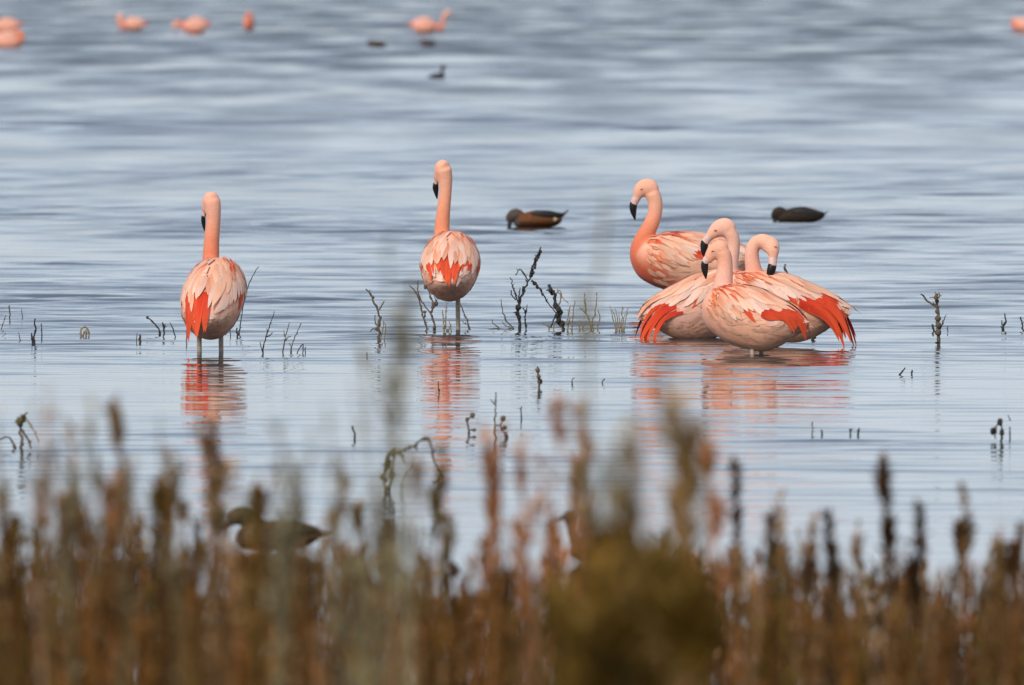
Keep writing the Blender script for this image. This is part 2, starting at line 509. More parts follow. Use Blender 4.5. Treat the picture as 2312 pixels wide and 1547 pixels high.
class Body:
    def __init__(self, c, psi, pitch, L=1.0, H=1.0, Wd=1.0):
        self.c = np.asarray(c, float)
        a, p = R(psi), R(pitch)
        self.f = np.array([math.cos(a) * math.cos(p), math.sin(a) * math.cos(p), math.sin(p)])
        self.l = np.array([-math.sin(a), math.cos(a), 0.0])
        self.u = np.cross(self.f, self.l)
        self.L, self.H, self.W = L, H, Wd
    def st(self, s):
        s = min(max(s, 0.0), 1.0)
        return [np.interp(s, S_FINE, _bt[:, k]) for k in range(4)]
    def loc(self, x, y, z):
        return self.c + self.f * x * self.L + self.l * y * self.W + self.u * z * self.H
    def pt(self, s, th):
        x, zc, hh, hw = self.st(s)
        c = math.cos(th)
        return self.loc(x, hw * math.sin(th) * (1 + 0.16 * min(c, 0.0)), zc + hh * c * (1.0 if c > 0 else 1.08))
    def clear(self, p, m=1.04):
        """push a point that lies inside the body out behind it"""
        for _ in range(60):
            q = p - self.c
            x, y, z = np.dot(q, self.f) / self.L, np.dot(q, self.l) / self.W, np.dot(q, self.u) / self.H
            if x < _bt[-1, 0] or x > _bt[0, 0]: break
            zc, hh, hw = (np.interp(-x, -_bt[:, 0], _bt[:, k]) for k in (1, 2, 3))
            if (y / hw) ** 2 + ((z - zc) / hh) ** 2 > m * m: break
            p = p - self.f * 0.005
        return p
    def tang(self, s, th):
        e = 0.01
        a, b = max(s - e, 0.02), min(s + e, 0.98)
        ts = (self.pt(b, th) - self.pt(a, th)) / (b - a)
        tt = (self.pt(s, th + e) - self.pt(s, th - e)) / (2 * e)
        return ts, tt
    def mesh(self, nseg=28):
        V, F = [], []
        ss = np.linspace(0, 1, 41)
        for s in ss:
            for j in range(nseg):
                V.append(self.pt(s, 2 * math.pi * j / nseg))
        for i in range(len(ss) - 1):
            for j in range(nseg):
                j2 = (j + 1) % nseg
                F.append((i*nseg + j, i*nseg + j2, (i+1)*nseg + j2, (i+1)*nseg + j))
        F.append(tuple(range(nseg))[::-1]); F.append(tuple((len(ss)-1)*nseg + j for j in range(nseg)))
        return V, F

def feather_mesh(B, s, th, length, width, phi, lift0, lift1, droop=0.0, nst=7, curl=0.0, point=0.5, leave=0.90):
    """a feather laid along the body's surface from (s, th), phi = turn from tailwards to downwards"""
    pts, nrm, sid = [], [], []
    step = length / (nst - 1)
    p = B.pt(s, th); off = False; d = None; n = None
    sg = 1.0 if th >= 0 else -1.0
    for i in range(nst):
        if not off:
            ts, tt = B.tang(s, th)
            n = np.cross(tt, ts); n /= np.linalg.norm(n)
            if np.dot(n, B.pt(s, th) - B.loc(B.st(s)[0], 0, B.st(s)[1])) < 0: n = -n
            es = ts / np.linalg.norm(ts); et = tt / np.linalg.norm(tt) * sg
            d = es * math.cos(phi) + et * math.sin(phi)
            d /= np.linalg.norm(d)
            p = B.pt(s, th)
            pts.append(p); nrm.append(n); sid.append(np.cross(n, d))
            s += step * math.cos(phi) / np.linalg.norm(ts)
            th += sg * step * math.sin(phi) / np.linalg.norm(tt)
            phi += curl / nst
            if s > leave: off = True
        else:
            d = d + np.array([0, 0, -droop]); d /= np.linalg.norm(d)
            p = B.clear(p + d * step)
            n = n - d * np.dot(n, d); n /= np.linalg.norm(n)
            pts.append(p); nrm.append(n); sid.append(np.cross(n, d))
    V, F, UV = [], [], []
    for i in range(nst):
        t = i / (nst - 1)
        rnd = 1 if t < 0.72 else math.sqrt(max(0.0, 1 - ((t - 0.72) / 0.285) ** 2))
        lan = 1 if t < 0.45 else 1 - ((t - 0.45) / 0.56) ** 1.3
        w = width * 0.5 * (0.55 + 0.45 * math.sin(min(1, t / 0.45) * math.pi / 2)) * (rnd * (1 - point) + lan * point)
        lift = lift0 + (lift1 - lift0) * t
        for k, a in enumerate((-1, 0, 1)):
            V.append(pts[i] + nrm[i] * (lift + (0.10 * w if a == 0 else 0.0)) + sid[i] * w * a)
            UV.append(((a + 1) / 2, t))
    for i in range(nst - 1):
        for k in range(2):
            F.append((i*3 + k, i*3 + k + 1, (i+1)*3 + k + 1, (i+1)*3 + k))
    return V, F, UV

def add_feather(B, parent, origin, mat, *a, **k):
    V, F, UV = feather_mesh(B, *a, **k)
    return mesh_obj('feather', V, F, M[mat], parent, origin, uvs=UV)

def flamingo(label, wl_py, body, neck, head, bill, tip, eye=None, legs=(), seed=1, cols=None, group=None, plumes=True,
             d=None, far=False, red=None, dlegs=0.0):
    """all (px, py, ...) are photo pixels; last number of neck/head/bill points is depth in metres behind the bird's centre"""
    rng = random.Random(seed)
    d0 = d or dist(wl_py)
    sc = FPX / d0
    cx, cy, psi, pitch, Lk, Hk, Wk = body
    B = Body(P(cx, cy, d0), psi, pitch, Lk, Hk, Wk)
    root_loc = np.array([B.c[0], B.c[1], 0.0])
    root = empty('flamingo', root_loc)
    tag(root, label, 'flamingo', group)
    cl = dict(head=(0.88, 0.42, 0.27), mid=(0.84, 0.30, 0.165), low=(0.64, 0.13, 0.06), body=(0.89, 0.45, 0.29), belly=(0.86, 0.40, 0.24))
    cl.update(cols or {})
    # --- continuous body + neck + head
    nk = catmull([tuple(P(a, b, d0 + e)) + (r / sc,) for a, b, r, e in neck], 40)
    nv, nf = loft(nk[:, :3], nk[:, 3], nk[:, 3], 18)
    hd = catmull([tuple(P(a, b, d0 + e)) + (rv / sc, rl / sc) for a, b, rv, rl, e in head], 14)
    hv, hf = loft(hd[:, :3], hd[:, 3], hd[:, 4], 16)
    V, F = join([B.mesh(), (nv, nf), (hv, hf)])
    V, F = fuse(V, F, 0.012 if far else 0.0062, 3 if far else 11)
    # plumage colour: body, deepening down the neck, pale head
    colr = np.tile(np.array(cl['body']), (len(V), 1))
    dz = (V - B.c) @ B.u / (0.15 * Hk)
    kb = np.clip((-dz - 0.35) / 0.5, 0, 1)[:, None]
    colr = colr * (1 - kb) + np.array(cl['belly']) * kb
    D = np.linalg.norm(V[:, None, :] - nk[None, :, :3], axis=2)
    rel = D / nk[None, :, 3]
    j = rel.argmin(axis=1); rm = rel.min(axis=1)
    t = j / 39.0
    low, mid, hc = (np.array(cl[k]) for k in ('low', 'mid', 'head'))
    tt = t[:, None]
    nc = np.where(tt < 0.58, low + (mid - low) * np.clip((tt - 0.14) / 0.44, 0, 1), mid + (hc - mid) * np.clip((tt - 0.58) / 0.3, 0, 1))
    wgt = np.clip((1.75 - rm) / 0.6, 0, 1)[:, None]
    Dh = np.linalg.norm(V[:, None, :] - hd[None, :, :3], axis=2).min(axis=1)
    colr = colr * (1 - wgt) + nc * wgt
    wh = np.clip((hd[:, 3].max() * 1.25 - Dh) / 0.015, 0, 1)[:, None]
    colr = colr * (1 - wh) + hc * wh
    body_o = mesh_obj('body', V, F, M['plumage'], root, root_loc, colors=colr)
    # --- bill: pale base, black hooked tip
    bl = catmull([tuple(P(a, b, d0 + e)) + (rv / sc, rl / sc) for a, b, rv, rl, e in bill], 10)
    bv, bf = loft(bl[:, :3], bl[:, 3], bl[:, 4], 12)
    bo = mesh_obj('bill', bv, bf, M['bill_pale'], root, root_loc)
    tp = catmull([tuple(P(a, b, d0 + e)) + (rv / sc, rl / sc) for a, b, rv, rl, e in tip], 12)
    tv, tf = loft(tp[:, :3], tp[:, 3], tp[:, 4], 12)
    mesh_obj('bill_tip', tv, tf, M['bill_black'], bo, root_loc)['label'] = 'black hooked bill tip'
    if eye:
        ev, ef = blob(P(eye[0], eye[1], d0 + eye[2]), 0.0075, 0.004, 0.003)
        mesh_obj('eye', ev, ef, M['eye'], root, root_loc)
    # --- legs
    for lx, ly, dd in legs:
        top = P(lx, ly, d0 + dd)
        x, y, z = top
        z = max(z, 0.03)
        v, f = tube([(x, y, z + 0.07, ), (x, y, z * 0.5), (x + 0.004, y, -0.10), (x + 0.01, y + 0.01, -0.28)], 0.0125, 0.0085, 10)
        lo = mesh_obj('leg', v, f, M['leg'], root, root_loc)
        v, f = blob((x + 0.004, y, -0.05), 0.016, 0.016, 0.024)
        mesh_obj('knee', v, f, M['knee'], lo, root_loc)
    if not plumes:
        return root, B
    # --- plumage: two folded wings, tail, flanks
    fk = math.sqrt(Lk)
    J = lambda a: rng.uniform(-a, a)
    pick = rng.choice
    rd = dict(n=8, s0=0.50, th0=0.15, th1=1.15, length=0.20, width=0.030, phi0=-0.12, phi1=0.02, droop=0.28, sides=(-1, 1), low=6, leave=.80, scap=.36, tail=.17, lift=.005)
    rd.update(red or {})
    for sg in (-1, 1):
        wing = empty('wing', (0, 0, 0)); wing.parent = root
        # long red flight feathers under the pale ones
        if sg in rd['sides']:
            for i in range(rd['n']):
                q = i / (rd['n'] - 1)
                add_feather(B, wing, root_loc, 'f_red', rd['s0'] + J(.035), sg * (rd['th0'] + (rd['th1'] - rd['th0']) * q + J(.05)),
                            rd['length'] * fk * (1 - .25 * q + J(.24)), rd['width'] * (1 + J(.3)), rd['phi0'] + (rd['phi1'] - rd['phi0']) * q + J(.07), 0.003 + .0005 * i, rd['lift'], rd['droop'] * (1 + J(.3)), nst=10, point=0.85, leave=rd['leave'])
        for i in range(rd['low']):   # red secondaries glimpsed low on the wing
            q = i / 5
            add_feather(B, wing, root_loc, 'f_red', 0.40 + .10 * q + J(.02), sg * (1.05 + J(.12)), 0.12, 0.024, 0.40 + J(.15), 0.002, 0.004, point=.7)
        # flank, belly and rump feathers, flat against the body
        for i in range(76):
            add_feather(B, wing, root_loc, pick(['f_flank', 'f_flank', 'f_pale']), 0.14 + .74 * rng.random(), sg * (1.0 + 1.6 * rng.random()), 0.085 + J(.025), 0.022 + J(.006), 0.10 + J(.4), -0.003, 0.0024 + J(.0008), point=.9, leave=.95)
        for i in range(16):   # soft feathers under and round the tail
            add_feather(B, wing, root_loc, pick(['f_white', 'f_pale', 'f_flank']), 0.72 + .14 * rng.random(), sg * (0.7 + 1.9 * rng.random()), 0.075 + J(.02), 0.026 + J(.006), J(.5), -0.002, 0.005 + J(.002), 0.1, point=.7, leave=.93)
        # greater coverts, drooping
        for i in range(18):
            q = i / 17
            add_feather(B, wing, root_loc, pick(['f_pale', 'f_white', 'f_white']), 0.30 + .34 * q + J(.012), sg * (0.62 + J(.07)), (0.165 + J(.025)) * fk, 0.028 + J(.004),
                        0.80 - .50 * q + J(.09), 0.0045 + .0002 * i, 0.0065 + J(.001), curl=-0.30, point=.30)
        # median coverts
        for row in range(3):
            for i in range(10):
                q = i / 9
                add_feather(B, wing, root_loc, pick(['f_pale', 'f_white', 'f_pale', 'f_pale', 'f_salmon']), 0.25 + .06 * row + J(.02), sg * (0.30 + 1.10 * q + J(.06)), (0.085 + J(.018)) * fk, 0.022 + J(.004),
                            0.55 + J(.16), 0.006 - .001 * row, 0.008 - .001 * row + J(.001), point=.6)
        # small shoulder coverts: orange streaks among pink
        for row in range(4):
            for i in range(9):
                q = i / 8
                add_feather(B, wing, root_loc, pick(['f_orange', 'f_salmon', 'f_salmon', 'f_pale']), 0.17 + .045 * row + J(.02), sg * (0.15 + 1.35 * q + J(.08)), (0.050 + J(.015)) * fk, 0.014 + J(.003),
                            0.50 + J(.25), 0.007 - .001 * row, 0.0085 - .001 * row + J(.0008), point=.8)
        # scapulars over the back
        for i in range(22):
            q = i / 21
            add_feather(B, wing, root_loc, pick(['f_pale', 'f_pale', 'f_white', 'f_pale', 'f_salmon']), 0.26 + rd['scap'] * q + J(.02), sg * (0.04 + 0.56 * ((i * 7) % 22) / 21 + J(.04)), (0.150 + J(.025)) * fk, 0.028 + J(.004),
                        0.26 - .14 * q + J(.10), 0.0065 + .0002 * i, 0.009 + .0002 * i, 0.2, point=.6, leave=.82)
        for i in range(10):   # red-orange streaks between the scapulars
            add_feather(B, wing, root_loc, pick(['f_orange', 'f_red', 'f_orange']), 0.30 + J(.09), sg * (0.12 + .75 * rng.random()), 0.07 + J(.03), 0.009 + J(.003), 0.4 + J(.25), 0.0115, 0.0115, point=1.0)
    tail = empty('tail', (0, 0, 0)); tail.parent = root
    for i in range(13):
        q = (i - 6) / 6
        add_feather(B, tail, root_loc, pick(['f_pale', 'f_white']), 0.70 + J(.03), q * 1.5 + 0.01, rd['tail'] * (1 - .3 * abs(q)) + J(.02), 0.028, J(.12) - .15, 0.000, 0.002, 0.06, point=.7, leave=.83)
    return root, B

# birds in focus ---------------------------------------------------
# 1: rear view, on its own to the left
flamingo('flamingo with its back turned, standing alone on two legs, red feathers hanging to one side', 797,
    (481, 678, 80, 27, .98, 1.0, 1.04),
    [(479, 640, 30, .16), (477, 608, 24, .22), (476, 590, 20, .26), (477, 560, 18.5, .26), (479, 530, 17.5, .25), (482, 495, 16.5, .24), (481, 470, 18.5, .235), (478, 453, 20, .235)],
    [(483, 452, 14, 16, .22), (478, 450, 19.5, 18, .235), (472, 456, 17, 17, .25), (466, 467, 11, 14, .26), (462, 478, 7, 9, .27)],
    [(464, 474, 6, 9, .27), (461, 483, 5, 8, .275), (459.5, 490, 5, 7.5, .28)],
    [(459.5, 486, 4.5, 8, .277), (459, 496, 5.2, 8, .283), (460, 508, 4, 6, .285), (461.5, 521, 1.2, 2, .285)],
    legs=((450, 757, .02), (499, 757, .05)), seed=11,
    cols=dict(mid=(.84, .29, .16), low=(.68, .15, .07), head=(.88, .42, .28)),
    red=dict(n=10, s0=0.68, th0=-0.15, th1=0.75, length=0.215, droop=0.45, phi0=.15, phi1=-.05, sides=(1,), leave=.78, scap=.36, tail=.06, lift=.009))
# 2: rear view, one leg
flamingo('flamingo with its back turned, standing on one leg among dead stems, red rump', 745,
    (1016, 604, 88, 21, .98, .92, 1.04),
    [(1006, 572, 30, .17), (1000, 548, 22, .23), (998, 528, 18.5, .27), (999, 500, 17, .27), (1002, 470, 15.5, .26), (1006, 430, 14.5, .25), (1005, 400, 17, .245), (1001, 382, 19, .24)],
    [(1006, 380, 14, 16, .23), (1001, 378, 19, 18, .24), (995, 384, 16, 17, .255), (989, 396, 10, 14, .265), (986, 408, 7, 9, .275)],
    [(988, 403, 6.5, 9, .27), (985, 412, 5.5, 8, .28), (984, 418, 5.5, 7.5, .285)],
    [(984, 414, 6, 8, .28), (983.5, 424, 7, 8, .287), (985, 436, 4.8, 6, .29), (987, 449, 1.2, 2, .29)],
    legs=((1034, 680, .03),), seed=23, cols=dict(mid=(.86, .34, .19), low=(.76, .22, .105)),
    red=dict(n=9, s0=0.68, th0=-0.05, th1=0.95, length=0.125, droop=0.5, leave=.80, scap=.34, tail=.06, lift=.009))
# 3: side view at the back of the group
flamingo('flamingo with raised deep-salmon S-shaped neck, standing behind the other three of its cluster', 715,
    (1562, 592, 184, 3, 1.08, .98, 1.0),
    [(1490, 608, 42, 0), (1462, 600, 33, 0), (1445, 580, 23.5, 0), (1445, 556, 20.5, 0), (1456, 532, 19, 0), (1470, 507, 18, 0), (1479, 480, 16.5, 0), (1479, 455, 17, 0), (1473, 437, 18, 0)],
    [(1480, 432, 14, 13, 0), (1468, 425, 20.5, 16.5, 0), (1456, 424, 20.5, 16, 0), (1446, 431, 17.5, 14, 0), (1440, 441, 12, 11, 0), (1436, 449, 8, 8, 0)],
    [(1439, 444, 9.5, 9, 0), (1434, 453, 9, 8, 0), (1430, 462, 8.6, 7, 0)],
    [(1431, 458, 8.4, 7, 0), (1429.5, 467, 8.8, 7.2, 0), (1430.5, 480, 6.4, 5.5, 0), (1434, 497, 1.3, 1.5, 0)],
    eye=(1448, 427, -.036), legs=((1560, 650, -.05), (1585, 650, .06)), seed=35,
    cols=dict(mid=(.80, .24, .12), low=(.58, .10, .04), head=(.88, .42, .27)))
# 4: tail to the left, head turned back over its shoulder
flamingo('flamingo in the cluster with its head turned back over its own body', 766,
    (1590, 690, 8, 17, 1.02, 1.0, 1.0),
    [(1640, 670, 38, 0), (1650, 645, 27, 0), (1649, 618, 19, 0), (1652, 590, 16, 0), (1656, 562, 14.8, 0), (1655, 540, 15.5, 0), (1648, 525, 17, 0)],
    [(1655, 520, 14, 13, 0), (1643, 515, 21.5, 17, 0), (1630, 514, 21.5, 16.5, 0), (1616, 521, 17.5, 14.5, 0), (1605, 531, 12, 11, 0), (1598, 538, 8.5, 8, 0)],
    [(1602, 534, 10, 9, 0), (1596, 541, 9, 8, 0), (1591, 549, 9, 7, 0)],
    [(1592, 545, 9, 7, 0), (1590, 554, 9, 7, 0), (1589, 567, 6.5, 5.5, 0), (1590, 582, 1.3, 1.5, 0)],
    eye=(1615, 520, -.034), legs=((1576, 758, -.05), (1612, 758, .05)), seed=47,
    cols=dict(mid=(.86, .46, .35), low=(.86, .42, .29), head=(.88, .45, .31), body=(.80, .44, .33)),
    red=dict(n=6, s0=0.70, th0=0.9, th1=1.5, length=0.24, width=.024, droop=0.22, leave=.74, low=3, scap=.46, tail=.15))
# 6: tail to the right, head curved round and down
flamingo('flamingo with arched neck, bill pointing down behind its back and ragged red wing tips', 784,
    (1760, 692, 177, 12, 1.06, 1.0, 1.0),
    [(1715, 672, 40, 0), (1704, 640, 28, 0), (1702, 612, 20, 0), (1698, 588, 17, 0), (1698, 566, 16, 0), (1706, 549, 15.5, 0), (1720, 544, 16.5, -.01), (1732, 548, 18, -.02)],
    [(1722, 548, 14, 14, -.01), (1735, 552, 20.5, 17, -.02), (1742, 558, 19.5, 17, -.03), (1745, 568, 15.5, 14.5, -.04), (1746, 578, 11, 11, -.045), (1745, 586, 9, 9, -.05)],
    [(1745, 580, 10, 9, -.045), (1744.5, 590, 10, 8.5, -.052), (1744, 601, 9.5, 8, -.058)],
    [(1744, 598, 9.7, 8.2, -.056), (1742, 607, 10, 8, -.06), (1738, 620, 8, 6, -.06), (1731, 634, 1.5, 1.5, -.06)],
    eye=(1751, 557, -.066), legs=((1722, 775, -.05), (1740, 775, .06)), seed=59,
    cols=dict(mid=(.86, .42, .29), low=(.82, .30, .18), head=(.88, .45, .30)),
    red=dict(n=12, s0=0.60, th0=0.40, th1=1.35, length=0.31, width=.036, phi0=.12, phi1=.14, droop=0.22, leave=.72, tail=.24, low=4, scap=.40))
# 5: front of the group
flamingo('foremost flamingo of the cluster, neck upright, its belly almost touching the water', 803,
    (1697, 718, 158, 14, .88, .90, .98),
    [(1640, 705, 42, .06), (1634, 675, 31, .10), (1632, 650, 24, .11), (1635, 625, 20.5, .11), (1637, 603, 18, .11), (1636, 583, 17.5, .11), (1632, 570, 18, .11)],
    [(1639, 566, 13, 13, .11), (1631, 563, 19.5, 16.5, .11), (1621, 562, 19, 16, .11), (1611, 569, 16.5, 14, .11), (1602, 581, 13, 11, .11), (1596, 590, 9, 8, .11)],
    [(1601, 583, 12, 9, .11), (1594, 589, 9, 8, .11), (1591, 596, 7.5, 7, .11)],
    [(1592, 591, 8, 7.2, .11), (1591, 601, 8.5, 7, .11), (1592, 614, 6.5, 5.5, .11), (1594, 630, 1.3, 1.5, .11)],
    eye=(1609, 567, .08), legs=((1699, 790, -.04), (1719, 792, .06)), seed=71,
    cols=dict(mid=(.86, .45, .33), low=(.84, .38, .25), head=(.86, .41, .26)),
    red=dict(n=13, s0=0.66, th0=0.25, th1=1.15, length=0.21, width=.036, phi0=.12, phi1=-.05, droop=0.36, leave=.76, tail=.10, low=3))

# flamingos far out, resting low in the water ------------------------
FARG = 'flamingos far out on the lake'
def far_flamingo(label, wl, body, neck, bill, cols=None):
    head = [(neck[-2][0] * .3 + neck[-1][0] * .7, neck[-2][1] * .3 + neck[-1][1] * .7, neck[-1][2], neck[-1][2], 0.0),
            (neck[-1][0], neck[-1][1], neck[-1][2] * 1.15, neck[-1][2], 0.0),
            (neck[-1][0] * .4 + bill[0][0] * .6, neck[-1][1] * .4 + bill[0][1] * .6, neck[-1][2] * .7, neck[-1][2] * .7, 0.0)]
    (ax, ay), (bx, by) = bill
    mx, my = ax * .55 + bx * .45, ay * .55 + by * .45
    root, B = flamingo(label, wl, body, neck, head, [(ax, ay, 2.0, 2.0, 0), (mx, my, 1.8, 1.7, 0)],
                       [(ax * .6 + bx * .4, ay * .6 + by * .4, 1.9, 1.8, 0), (mx, my, 1.8, 1.7, 0), (bx, by, .6, .6, 0)],
                       plumes=False, far=True, group=FARG, cols=dict(body=(.86, .38, .26), belly=(.80, .30, .19), low=(.72, .22, .13), mid=(.76, .30, .2)) | (cols or {}))
    o = np.array(root.location)
    for sg in (-1, 1):
        cs, rn, rb = [], [], []
        for s, k in ((.22, .2), (.32, .75), (.45, 1), (.6, .95), (.75, .7), (.88, .4), (.97, .12)):
            cs.append(B.pt(s, sg * (1.0 - .3 * s)) * .985 + B.c * .015); rn.append(.095 * k); rb.append(.022 * k + .004)
        nrm = B.l * sg
        v, f = loft(cs, rn, rb, 12, ref=nrm)
        mesh_obj('wing', v, f, M['far_wing'], root, o)
    v, f = loft([B.pt(.82, 0), B.pt(.97, 0), B.pt(.97, 0) - B.f * .09 - B.u * .03], [.03, .03, .008], [.05, .05, .02], 10, ref=B.l)
    mesh_obj('tail', v, f, M['far_tail'], root, o)
M['far_wing'] = mat_plain('far_wing', (.86, .42, .30), rough=.7, noise=.15, scale=12)
M['far_tail'] = mat_plain('far_tail', (.78, .14, .06), rough=.7, noise=.1)
far_flamingo('far flamingo with a slim raised neck held clear of its pale body', 75, (958, 60, 2, 2, .86, .95, 1),
    [(988, 64, 9, 0), (997, 62, 6.5, 0), (1000, 52, 5.5, 0), (1001, 42, 5, 0), (1005, 33, 5, 0), (1011, 28, 5.6, 0)], [(1017, 31), (1024, 42)])
far_flamingo('far flamingo with raised neck and grey bill, between the edge pair and a curled-up one', 69, (301, 57, 178, 2, .82, .75, 1),
    [(280, 60, 9, 0), (273, 57, 6.5, 0), (270, 49, 5.5, 0), (271, 41, 5.5, 0), (273, 36, 6, 0)], [(267, 38), (260, 48)])
far_flamingo('far flamingo curled up with its neck bent down in front of its body', 76, (441, 60, 178, 0, .84, 1.0, 1),
    [(418, 64, 8, 0), (410, 58, 6.5, 0), (405, 51, 5.5, 0), (398, 52, 5.5, 0), (394, 60, 6, 0)], [(393, 66), (397, 76)], dict(mid=(.74, .24, .14)))
far_flamingo('far flamingo seen end-on, a narrow upright shape', 69, (562, 56, 262, 4, .8, .9, .8),
    [(562, 52, 10, -.15), (562, 42, 7.5, -.17), (562, 33, 6, -.17), (562, 28, 6, -.19)], [(562, 31), (562, 39)], dict(body=(.74, .22, .12), mid=(.74, .2, .1), head=(.7, .25, .15)))
far_flamingo('far flamingo of the edge pair, the one farther out with a pale back', 80, (14, 61, 175, 0, .86, .9, 1),
    [(-8, 62, 9, 0), (-15, 55, 6.5, 0), (-17, 45, 5.5, 0), (-14, 36, 6, 0)], [(-19, 38), (-26, 47)])
far_flamingo('far flamingo of the edge pair, the nearer one with its neck folded against its back', 110, (18, 95, 4, 0, .86, .95, 1),
    [(42, 96, 9, 0), (49, 88, 7, 0), (48, 79, 6.5, 0), (41, 73, 6.5, 0), (33, 73, 6.5, 0)], [(28, 76), (20, 84)], dict(mid=(.74, .2, .1), head=(.74, .26, .15)))
far_flamingo('far flamingo on its own, cut by the picture border, red and pale', 74, (2318, 60, 178, 0, .84, .85, 1),
    [(2296, 62, 9, 0), (2290, 57, 6.5, 0), (2288, 50, 5.5, 0), (2293, 46, 5.5, 0), (2300, 47, 6, 0)], [(2304, 50), (2309, 57)], dict(mid=(.74, .2, .1)))

# ------------------------------------------------------------------ ducks
def duck(label, wl, body, head, bill, colf, wing=None, tail=None, group=None, cat='duck', name='duck', wingcol=(.02, .015, .012), lat=1.15, far=False, pale=None):
    d0 = dist(wl); sc = FPX / d0
    bx = np.mean([b[0] for b in body])
    c0 = P(bx, wl, d0); loc = np.array([c0[0], d0, 0.0])
    root = empty(name, loc); tag(root, label, cat, group)
    bs = catmull([tuple(P(a, b, d0)) + (r / sc,) for a, b, r in body], 24)
    hs = catmull([tuple(P(a, b, d0)) + (r / sc,) for a, b, r in head], 14)
    V, F = join([loft(bs[:, :3], bs[:, 3], bs[:, 3] * lat, 16), loft(hs[:, :3], hs[:, 3], hs[:, 3] * .85, 14)])
    V, F = fuse(V, F, .012 if far else .006, 4)
    V = V + np.array([0, 0, .012 if far else .008])
    x0, x1 = V[:, 0].min(), V[:, 0].max()
    u = (V[:, 0] - x0) / (x1 - x0); v = np.clip(V[:, 2] / max(V[:, 2].max(), 1e-3), 0, 1)
    C = np.array([colf(a, b) for a, b in zip(u, v)])
    mesh_obj('body', V, F, M['duck'], root, loc, colors=C)
    bl = catmull([tuple(P(a, b, d0)) + (rv / sc, rl / sc) for a, b, rv, rl in bill], 8)
    v_, f_ = loft(bl[:, :3], bl[:, 3], bl[:, 4], 10)
    mesh_obj('bill', v_, f_, M['duck_bill'], root, loc)
    if wing:
        for sg in (-1, 1):
            w = catmull([tuple(P(a, b, d0 + sg * off)) + (r / sc,) for a, b, r, off in wing], 12)
            v_, f_ = loft(w[:, :3], w[:, 3], np.maximum(w[:, 3] * .35, .004), 10)
            mesh_obj('wing', v_, f_, mat_plain('duck_wing', wingcol, rough=.6, noise=.3, scale=60), root, loc)
    if tail:
        t = catmull([tuple(P(a, b, d0)) + (r / sc,) for a, b, r in tail], 8)
        v_, f_ = loft(t[:, :3], t[:, 3], t[:, 3] * 1.6, 8)
        mesh_obj('tail', v_, f_, mat_plain('duck_tail', (.05, .04, .03), rough=.6, noise=.3), root, loc)
    if pale:
        for sg in (-1, 1):
            p = P(pale[0], pale[1], d0 + sg * pale[3])
            v_, f_ = blob(p, pale[2] / sc, .012, pale[2] / sc)
            mesh_obj('flank_patch', v_, f_, mat_plain('duck_pale', (.34, .26, .18), rough=.7), root, loc)
    return root

def col_rufous(u, v):
    if u < .24: return (.075, .055, .040)
    if v > .75 and u > .5: return (.02, .014, .010)
    return (.13, .045, .012) if v > .35 else (.07, .024, .008)
def col_dark(u, v):
    return (.028, .017, .010) if v > .3 else (.04, .024, .013)
def col_brown(u, v):
    return (.07, .042, .022) if v > .3 else (.09, .055, .03)
duck('rufous-sided duck with grey-brown head, dark back and bill in the water', 517,
    [(1164, 508, 9), (1176, 504, 15), (1195, 500, 19.5), (1215, 498, 21), (1236, 499, 19), (1254, 499, 14), (1266, 494, 8)],
    [(1180, 494, 10), (1170, 489, 14), (1161, 489, 15), (1153, 495, 12), (1150, 503, 8)],
    [(1152, 500, 6, 6), (1150, 508, 5, 6.5), (1148, 518, 3.5, 6)], col_rufous,
    wing=[(1200, 484, 4, .055), (1218, 483, 8, .062), (1240, 484, 8.5, .056), (1258, 485, 6, .04), (1272, 483, 2, .025)],
    tail=[(1255, 495, 6), (1268, 487, 4.5), (1277, 480, 2.5), (1284, 473, .8)], pale=(1254, 496, 5, .05))
duck('very dark brown duck floating with its head sunk low, beyond the flamingo cluster', 505,
    [(1758, 498, 9), (1770, 494, 13), (1790, 490, 18), (1812, 489, 20), (1832, 490, 17), (1850, 489, 11), (1860, 486, 6)],
    [(1774, 488, 9), (1765, 484, 13.5), (1757, 483, 13.5), (1751, 490, 11), (1749, 497, 8)],
    [(1752, 494, 5.5, 6), (1749, 500, 5, 6), (1747, 506, 3.5, 5.5)], col_dark,
    wing=[(1788, 480, 4, .055), (1805, 479, 8, .06), (1828, 482, 8, .055), (1845, 484, 5.5, .04), (1858, 484, 2, .025)],
    tail=[(1846, 489, 5), (1857, 485, 3.5), (1864, 481, 2), (1871, 476, .6)])
duck('far dark duck sitting low in the water, alone in front of the far flamingos', 106,
    [(832, 102, 3), (840, 101, 6), (852, 100, 7.5), (864, 101, 6), (874, 100, 2)], [(842, 98, 4), (837, 95, 5), (832, 97, 4)],
    [(832, 97, 2.5, 2.5), (826, 100, 1.5, 2)], col_brown, wing=[(844, 97, 2, .05), (856, 96, 4, .055), (870, 98, 1.5, .03)], far=True, wingcol=(.05, .045, .03))
duck('far brown duck sitting low in front of the far flamingo with raised neck', 104,
    [(952, 100, 3), (960, 99, 6), (968, 98.5, 7), (978, 99, 5.5), (986, 98, 2)], [(961, 96, 4), (957, 93, 4.5), (952, 95, 3.5)],
    [(952, 95, 2.3, 2.3), (947, 98, 1.4, 2)], lambda u, v: (.09, .045, .03), wing=[(962, 95, 2, .05), (972, 94, 4, .055), (982, 96, 1.5, .03)], far=True, wingcol=(.05, .035, .03))
